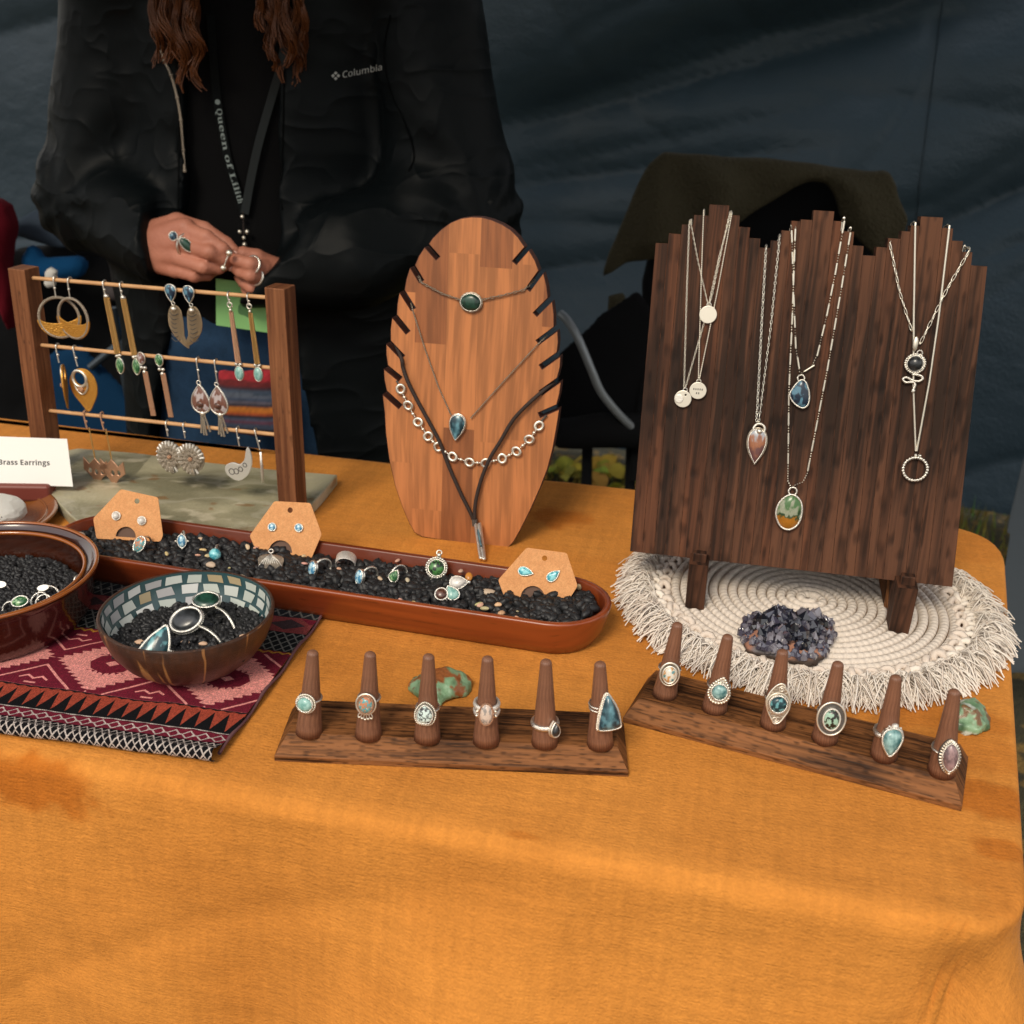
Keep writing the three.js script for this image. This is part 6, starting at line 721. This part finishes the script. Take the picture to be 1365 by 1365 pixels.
    const drape = (fbm3(x * 7 + 9, y * 5 + x * 5 + 9, z * 7 + 9) - .5) * .014 + .006 * pow(1 - abs(2 * noise3(x * 6 + 30 + y * 2, y * 9 + 30, z * 6 + 30) - 1), 2); return d + fold + drape * .7;
  };
  const P0 = P(400, 612).y;
  const jacket = nets(V(P(20, 200).x, P0 - .03, zt - .2), V(P(720, 200).x, 1.42, -1.36), .0088, field, (x, y, z) => [x + z * .6, y]); jacket.translate(-O.x, -O.y, -O.z);
  const nylon = phys({ specularIntensity: .2, color: C(.0018, .003, .0037), roughness: .52, bumpMap: grayTex(256, 256, (u, v) => .6 * pow(1 - abs(2 * fbm(u * 5, v * 8, 2, 5, 8, 3) - 1), 5) + .4 * pow(1 - abs(2 * fbm(u * 9, v * 7, 2, 9, 7, 6) - 1), 5), [.34, .34]), bumpScale: .0028 });
  const jk = part(root, 'jacket', jacket, nylon); jk.userData.label = 'black padded jacket worn open';
  const inside = [cone(P(330, -30), P(330, 380), .15, .16, 1.62, zt), cone(P(330, 380), P(335, 470), .16, .16, 1.5, zt)];
  const shirt = nets(V(P(120, 200).x, P(330, 455).y, zt - .13), V(P(560, 200).x, 1.36, zt + .15), .011, (x, y, z) => { let d = 1; inside.forEach((f) => (d = smin(d, f(x, y, z), .05))); return d + (fbm3(x * 8, y * 8, z * 8) - .5) * .014; }); shirt.translate(-O.x, -O.y, -O.z); part(root, 'shirt', shirt, fabric({ color: C(.0035, .0035, .004), bumpMap: weave, bumpScale: .0005 }));
  const legs = [cone(P(285, 440), V(P(285, 440).x - .02, .05, zt - .02), .1, .06), cone(P(392, 440), V(P(392, 440).x + .03, .05, zt - .02), .1, .06), cone(P(285, 420), P(395, 420), .115, .115)];
  const jeans = nets(V(P(180, 300).x, .0, zt - .17), V(P(500, 300).x, P(330, 395).y, zt + .16), .012, (x, y, z) => { let d = 1; legs.forEach((f) => (d = smin(d, f(x, y, z), .03))); return max(d, .02 - y) + (fbm3(x * 9, y * 6, z * 9) - .5) * .016; }); jeans.translate(-O.x, -O.y, -O.z); part(root, 'jeans', jeans, fabric({ map: colorTex(128, 128, (u, v) => mul3([.014, .036, .075], .6 + .8 * noise(u * 64, v * 128, 64, 128) * .5 + .5 * fbm(u * 5, v * 5, 3, 5, 5)), [.08, .08]), roughness: .9 }));
  // shoes
  for (const s of [-1, 1]) part(root, 'shoe', (() => { const g = ball(.05, null, 14, 10); g.scale(.95, .9, 2.1); return move(g, P(338, 440).x + s * .09 - O.x, .046, .05); })(), M.black);
  // zip along the open edge, and hair
  const hit = new THREE.Raycaster(), jm = jk; scene.updateMatrixWorld(true);
  const onto = (x, y, off = .003, ms = [jm, root.children.find((c) => c.name === 'shirt')]) => { hit.set(camera.position, ray(x, y).normalize()); const h = hit.intersectObjects(ms, false)[0]; return h ? h.point.clone().addScaledVector(ray(x, y).normalize(), -off) : P(x, y, zt + .1); };
  const zip = [[209, 30], [213, 60], [219, 80], [228, 100], [236, 130], [241, 160], [244, 200], [246, 228]].map((p) => onto(...p, .002, [jm]).sub(O)); part(root, 'zip', join(tube(zip, .0018, 60, 6), ...zip.map((p) => ball(.0026, p))), M.agedSilver);
  for (const side of [0, 1]) { const pts = []; for (const [y, a, b] of [[30, 258, 364], [80, 250, 371], [130, 247, 371], [180, 246, 370], [230, 246, 369], [280, 246, 369]]) pts.push(onto(side ? b + 7 : a - 8, y, .001, [jm]).sub(O)); part(root, 'placket_seam', tube(pts, .0011, 40, 5), nylon); }
  for (const l of [[[520, 20], [512, 70], [520, 120], [538, 160], [552, 205], [545, 228]]]) part(root, 'seam', tube(l.map((q) => onto(...q, .0008, [jm]).sub(O)), .0012, 50, 5), nylon);
  const r = seeded(8), hairs = []; const lock = (list, clumps, spread) => { for (let c = 0; c < clumps; c++) { const ox = (c / (clumps - 1) - .5 + (r() - .5) * .12) * spread, ph = r() * 6, am = 4 + 7 * r(), per = 30 + 26 * r(), oz = r() * .035, end = .72 + .28 * r();
    for (let i = 0; i < 34; i++) { const jx = (r() - .5) * 9, jp = (r() - .5) * 1.5, cut = end * (.7 + .3 * sqrt(r())), ja = am * (.6 + .7 * r()), pts = []; for (let k = 0; k <= 20; k++) { const t = k / 20 * cut, q = list.length - 1, a = min(q - 1, floor(t * q)), f = t * q - a, x = lerp(list[a][0], list[a + 1][0], f), y = lerp(list[a][1], list[a + 1][1], f), g = sstep(.2, .9, t), w = y / per * 2 * PI * .62 + ph + jp; pts.push(P(x + ox * (1 - .2 * t) + jx * (.6 + .5 * g) + ja * g * sin(w), y, zt + .12 + oz + .0011 * ja * g * cos(w)).sub(O)); } hairs.push(new THREE.TubeGeometry(curve(pts), 36, .00045 + .0006 * r(), 3)); } } };
  lock([[285, -260], [244, -120], [233, 0], [238, 60], [246, 142]], 13, 62); lock([[330, -260], [364, -120], [374, 0], [378, 50], [380, 122]], 14, 70);
  const hm = phys({ specularIntensity: .6, map: colorTex(32, 256, (u, v) => mul3([.085, .026, .007], .25 + 1.6 * noise(u * 6, v * 60, 6, 60))), roughness: .42 }); part(root, 'hair', join(hairs), hm);
  const cap = ball(.118, null, 24, 18); cap.scale(.92, 1.02, 1); move(cap, hd.x - O.x, hd.y + .035 - O.y, hd.z - .03 - O.z); part(root, 'hair_crown', cap, hm);
  // the maker's name and mark embroidered on the chest
  const font = await new FontLoader().loadAsync('fonts/droid/droid_sans_regular.typeface.json'), sg = new THREE.ShapeGeometry(font.generateShapes('Columbia', 10), 4), p = sg.attributes.position; sg.computeBoundingBox(); const bw = sg.boundingBox.max.x;
  const place = (g, f) => { const q = g.attributes.position; for (let i = 0; i < q.count; i++) { const [x, y] = f(q.getX(i), q.getY(i)), w = onto(x, y, .0025, [jm]).sub(O); q.setXYZ(i, w.x, w.y, w.z); } g.computeVertexNormals(); return plain(g); };
  const word = place(sg, (x, y) => [456 + x / bw * 53, 104 - x / bw * 10.5 - y / bw * 50]); const dia = []; for (const [a, b] of [[-1, 0], [1, 0], [0, 1], [0, -1]]) { const s = new THREE.Shape([V2(a * 3.6 - 2.4, b * 3.6), V2(a * 3.6, b * 3.6 + 2.4), V2(a * 3.6 + 2.4, b * 3.6), V2(a * 3.6, b * 3.6 - 2.4)]); dia.push(place(new THREE.ShapeGeometry(s), (x, y) => [447.5 + x, 101 - y])); }
  part(root, 'embroidery', join(word, ...dia), std({ color: C(.3, .31, .3), roughness: .8, side: THREE.DoubleSide }));
  // lanyard with its badge: hangs on the person
  const strip = (pix, w, off) => { const pts = pix.map(([x, y]) => onto(x, y, off)), c = curve(pts), n = 40; return surface(1, n, (s, t) => { const q = c.getPoint(t), d = c.getTangent(t), side = d.clone().cross(V(0, 0, 1)).normalize(); return { p: q.addScaledVector(side, (s - .5) * -w), uv: [t, s] }; }); };
  const lt = thing('lanyard', 'dark lanyard with pale lettering, small beads and a green card', 'lanyard', V(0, 0, 0));
  const cv = document.createElement('canvas'); cv.width = 1024; cv.height = 64; const c = cv.getContext('2d'); c.fillStyle = '#0c0f10'; c.fillRect(0, 0, 1024, 64); c.fillStyle = '#7f8987'; c.font = 'bold 58px serif'; c.beginPath(); c.arc(420, 32, 20, 0, 7); c.fill(); c.fillText('Queen of Lilith', 465, 50, 500); const tex = new THREE.CanvasTexture(cv); tex.colorSpace = THREE.SRGBColorSpace; tex.anisotropy = 8;
  part(lt, 'strap', strip([[281, 20], [284, 70], [288, 120], [293, 155], [303, 210], [318, 262], [325, 285]], .0105, .006), fabric({ map: tex, side: THREE.DoubleSide })); part(lt, 'strap', strip([[385, 20], [376, 80], [362, 130], [345, 190], [334, 240], [326, 285]], .0105, .009), fabric({ color: C(.018, .021, .022), side: THREE.DoubleSide }));
  for (const [x, y, q] of [[323, 289, .003], [319.5, 309, .003], [329.5, 309, .0034], [325, 317, .0028], [326, 326, .0034]]) part(lt, 'bead', ball(q, onto(x, y, .012), 10, 8), M.paleSilver); part(lt, 'cord', polyTube([[324, 283], [325, 317], [326, 330], [322, 375]].map(([x, y]) => onto(x, y, .01)), .0008, 5), M.cord);
  const B = new Plane(P(322, 408, -1.47), V(.99, 0, .05), V(0, 1, .1)), q4 = [[288, 371], [357, 380], [357, 443], [288.5, 433]].map(([x, y]) => B.uv(x, y)), gs = new THREE.ExtrudeGeometry(new THREE.Shape(q4), { depth: .0012, bevelEnabled: false }); const bd = part(lt, 'card', gs, std({ color: C(.2, .44, .16), roughness: .6 }), B.o); bd.quaternion.copy(B.quat());
  const mk = part(lt, 'card_print', plate(smoothPoly([[-6, 8], [3, 11], [4, 2], [7, -9], [-1, -6], [-8, -3]].map(([a, b]) => [a * .001, b * .001])), .0002, .0001), std({ color: C(.06, .16, .06), roughness: .7 }), B.px(326, 414, .0014)); mk.quaternion.copy(B.quat());
  // rings worn, and the small silver piece held between the fingertips
  const worn = (label, a, b, t, rad, f) => { const A = L(...a), Bq = L(...b), c0 = A.clone().lerp(Bq, t), e = thing('ring', label, 'ring', c0); e.quaternion.setFromUnitVectors(V(0, 0, 1), Bq.clone().sub(A).normalize()); part(e, 'band', new THREE.TorusGeometry(rad, .0015, 8, 32), M.silver); if (f) { const d = camera.position.clone().sub(c0).normalize(), h = grp(e, 'head'); h.position.copy(d.clone().multiplyScalar(rad + .001).applyQuaternion(e.quaternion.clone().invert())); h.quaternion.copy(e.quaternion.clone().invert().multiply(new THREE.Quaternion().setFromUnitVectors(V(0, 0, 1), d))); f(h); } };
  worn('ring with a long and a small round dark stone on the seller\'s hand', [247, 326, -1.436], [279, 336, -1.412], .05, .0146, (h) => { setStone(h, ell(.005, .0098).map((p) => p.rotateAround(V2(0, 0), .75)), 'dark_green', { rimR: .0007 }); const g = grp(h, 'side_setting', V(-.015, .0105, -.001)); setStone(g, ell(.0042, .0048), 'navy', { rimR: .0007 }); part(h, 'joint', rod(V(-.012, .008, .0005), V(-.003, .002, .0005), .0011), M.silver); });
  worn('slim silver band on the forefinger beside the green card', [351, 358, -1.44], [333, 352, -1.42], .8, .0112); worn('second silver band lower on the hand beside the green card', [350, 370, -1.442], [334, 367, -1.42], .6, .0112);
  const hp = P(306, 343, -1.412), hs = thing('silver_piece', 'small shiny silver jewellery piece held between the fingertips', 'jewellery', hp); part(hs, 'bead', ball(.0042, V(.001, .006, .004), 12, 8), M.paleSilver); part(hs, 'bead', ball(.0038, V(-.007, -.012, .006), 12, 8), M.paleSilver); part(hs, 'wire', polyTube([V(.001, .006, .003), V(-.003, -.002, .004), V(-.007, -.012, .004)], .001), M.silver);
  // striped knitted pouch at the hip
  const K = new Plane(P(330, 530, -1.475), V(.99, 0, .06), V(0, 1, 0)), kp = [[292, 492], [318, 497], [340, 494], [362, 492], [372, 500], [374, 560], [368, 581], [340, 580], [310, 576], [294, 570], [291, 530]], kg = puff(K, kp, .012, { cell: .004, crease: .003, freq: 22, round: .02 }), y0 = K.uv(330, 490).y, y1 = K.uv(330, 585).y;
  const stripes = [[0, [.32, .015, .025]], [.15, [.13, .012, .014]], [.22, [.05, .02, .03]], [.27, [.05, .075, .12]], [.33, [.09, .11, .15]], [.38, [.04, .06, .11]], [.43, [.1, .09, .12]], [.48, [.03, .025, .04]], [.51, [.5, .16, .02]], [.59, [.38, .07, .015]], [.62, [.02, .018, .03]], [.67, [.06, .07, .12]], [.72, [.12, .04, .07]], [.76, [.05, .07, .12]], [.82, [.02, .012, .025]], [.88, [.22, .045, .02]], [.95, [.1, .02, .02]]], kc = []; const kpos = kg.attributes.position; for (let i = 0; i < kpos.count; i++) { const t = (kpos.getY(i) - y0) / (y1 - y0) + .03 * (fbm3(kpos.getX(i) * 40 + 9, kpos.getY(i) * 20, 1) - .5); let k = stripes[0][1]; for (const [a, b] of stripes) if (t >= a) k = b; kc.push(...mul3(k, .7 + .6 * noise(kpos.getX(i) * 500 + 99, kpos.getY(i) * 500 + 99))); } kg.setAttribute('color', new THREE.Float32BufferAttribute(kc, 3));
  const kt = solo('knitted_pouch', kg, std({ vertexColors: true, roughness: .95, bumpMap: weave, bumpScale: .0012 }), 'striped red, blue and orange knitted pouch hanging at the hip of the seller', 'pouch'); kt.position.copy(K.o); kt.quaternion.copy(K.quat());
}
// ---------------------------------------------------------------- chairs, bags and coats behind the table
const soft = (name, label, cat, z, pix, thick, mat, opt = {}, tilt = 0) => { const cx = pix.reduce((a, p) => a + p[0] / pix.length, 0), cy = pix.reduce((a, p) => a + p[1] / pix.length, 0), K = new Plane(deep(cx, cy, z), V(1, 0, opt.turn ?? .1), V(0, 1, tilt)), m = solo(name, puff(K, pix, thick, opt), mat, label, cat); m.position.copy(K.o); m.quaternion.copy(K.quat()); return m; };
{
  const olive = fabric({ color: C(.052, .045, .027), bumpMap: grainBump, bumpScale: .004 }), blackCloth = fabric({ color: C(.004, .0043, .0052) });
  soft('olive_jacket', 'olive brown waxed jacket draped over the back of the chair behind the dark board', 'jacket', -2.15, [[884, 203], [930, 207], [985, 213], [1060, 217], [1120, 220], [1184, 224], [1197, 245], [1211, 292], [1203, 318], [1180, 330], [1163, 343], [1140, 322], [1118, 290], [1108, 262], [1098, 247], [1080, 243], [1058, 251], [1030, 268], [1000, 285], [975, 302], [940, 330], [880, 345], [838, 352], [806, 372], [799, 368], [812, 335], [832, 296], [850, 252], [866, 220]], .035, olive, { crease: .016, freq: 6, round: .05, cell: .008, pleat: .012, pleats: 30 });
  soft('olive_strap', 'narrow olive cloth strip hanging below the draped jacket beside the dark board', 'cloth strip', -2.12, [[812, 395], [832, 390], [838, 430], [826, 470], [812, 500], [806, 470], [808, 430]], .012, olive, { crease: .004, round: .02, cell: .006 });
  const chair = thing('camp_chair', 'black folding camp chair with a curved grey tube arm between the two necklace boards', 'chair', deep(850, 560, -2.2).setY(0)), O = chair.position, up = (x, y, z) => deep(x, y, z).sub(O);
  const cp = (pix, z, th, o) => { const K = new Plane(deep(pix[0][0], pix[0][1], z), V(1, 0, .1), V(0, 1, 0)), m = part(chair, o.name, puff(K, pix, th, o), blackCloth, K.o.clone().sub(O)); m.quaternion.copy(K.quat()); };
  cp([[855, 375], [900, 226], [1160, 232], [1185, 340], [1195, 560], [860, 560]], -2.24, .02, { name: 'backrest', crease: .01, freq: 6, round: .04 });  // black sheet; in the arch of the draped jacket it stands in for shade
  cp([[738, 560], [800, 548], [1150, 560], [1160, 600], [740, 596]], -2.0, .03, { name: 'seat', crease: .01, freq: 6, round: .03 });
  cp([[744, 470], [800, 420], [850, 385], [880, 420], [880, 592], [740, 592]], -2.05, .012, { name: 'side_panel', crease: .01, freq: 6, round: .03 });
  const grey = std({ color: C(.2, .22, .235), roughness: .38, metalness: .3 }), dark = std({ color: C(.012, .013, .014), roughness: .5 });
  part(chair, 'arm_tube', tube([[747, 418, -1.98], [757, 428, -1.965], [771, 452, -1.95], [788, 492, -1.94], [801, 522, -1.94], [822, 549, -1.95], [845, 572, -1.97]].map((p) => up(...p)), .0075, 50, 12), grey);
  for (const [a, b] of [[[783, 590], [781, 700]], [[842, 585], [838, 700]], [[1160, 585], [1170, 720]], [[868, 420], [845, 640]], [[1195, 420], [1190, 640]]]) part(chair, 'leg', rod(up(...a, -2.05), up(...b, -2.0), .0105), blackCloth);
  // at the left: a blue folding chair, red coat, grey and blue bags
  const blue = fabric({ color: C(.004, .032, .085), bumpMap: weave, bumpScale: .001 }), c2 = thing('folding_chair', 'blue canvas folding chair with dark tube frame seen through the earring rack', 'chair', deep(140, 560, -1.9).setY(0)), O2 = c2.position, u2 = (x, y, z) => deep(x, y, z).sub(O2);
  const cq = (pix, z, th, o) => { const K = new Plane(deep(pix[0][0], pix[0][1], z), V(1, 0, .1), V(0, 1, 0)), m = part(c2, o.name, puff(K, pix, th, o), blue, K.o.clone().sub(O2)); m.quaternion.copy(K.quat()); };
  cq([[60, 470], [110, 455], [165, 515], [195, 560], [200, 640], [60, 630]], -1.85, .015, { name: 'seat', crease: .008, freq: 8, round: .03 }); cq([[150, 425], [190, 400], [232, 405], [240, 450], [190, 470], [160, 480]], -2.0, .01, { name: 'backrest', crease: .006, freq: 8, round: .02 });
  const steel = std({ color: C(.045, .06, .075), roughness: .35, metalness: .5 }); for (const [a, b] of [[[120, 490], [216, 412]], [[150, 410], [176, 560]], [[190, 570], [262, 505]], [[165, 455], [172, 520]], [[200, 420], [250, 600]]]) part(c2, 'tube', rod(u2(...a, -1.82), u2(...b, -1.84), .0065), steel);
  part(c2, 'tag', rod(u2(171, 520, -1.79), u2(177, 553, -1.79), .006), std({ color: C(.3, .24, .02), roughness: .7 }));
  soft('red_coat', 'dark red coat hanging at the left edge behind the earring rack', 'coat', -1.95, [[-60, 262], [8, 272], [19, 300], [16, 350], [18, 400], [16, 440], [-2, 400], [-60, 400]], .04, fabric({ color: C(.1, .004, .01) }), { crease: .02, freq: 7 });
  soft('grey_bag', 'slate blue grey cloth bag hanging at the far left behind the seller\'s elbow', 'bag', -2.05, [[18, 300], [45, 283], [72, 271], [82, 285], [94, 302], [95, 331], [60, 325], [40, 318], [22, 310]], .03, fabric({ color: C(.05, .07, .1) }), { crease: .01, freq: 9 });
  soft('blue_bag', 'bright blue nylon bag below the grey bag at the far left', 'bag', -1.98, [[34, 342], [44, 325], [58, 345], [104, 338], [119, 350], [112, 371], [60, 374], [36, 360]], .03, fabric({ color: C(.004, .05, .14) }), { crease: .008, freq: 12 });
  soft('dark_coat', 'black coat heaped behind the left post of the earring rack', 'coat', -2.15, [[-80, 380], [20, 330], [130, 330], [250, 400], [300, 480], [280, 640], [-80, 640]], .05, blackCloth, { crease: .03, freq: 6 });
  soft('white_tissue', 'small crumpled white tissue behind the top rod of the earring rack', 'tissue', -1.9, [[61, 362], [68, 357], [77, 361], [76, 371], [74, 381], [65, 384], [58, 379], [62, 371]], .008, std({ color: C(.6, .58, .54), roughness: .8 }), { crease: .004, freq: 40, cell: .003, round: .006 });
  soft('grey_pouch', 'small dull brownish grey pouch behind the bar earrings of the top rod', 'pouch', -1.95, [[140, 382], [175, 378], [182, 392], [168, 402], [142, 400]], .015, std({ color: C(.05, .04, .04), roughness: .8 }), { crease: .006, freq: 20, cell: .005 });
}
renderer.render(scene, camera);
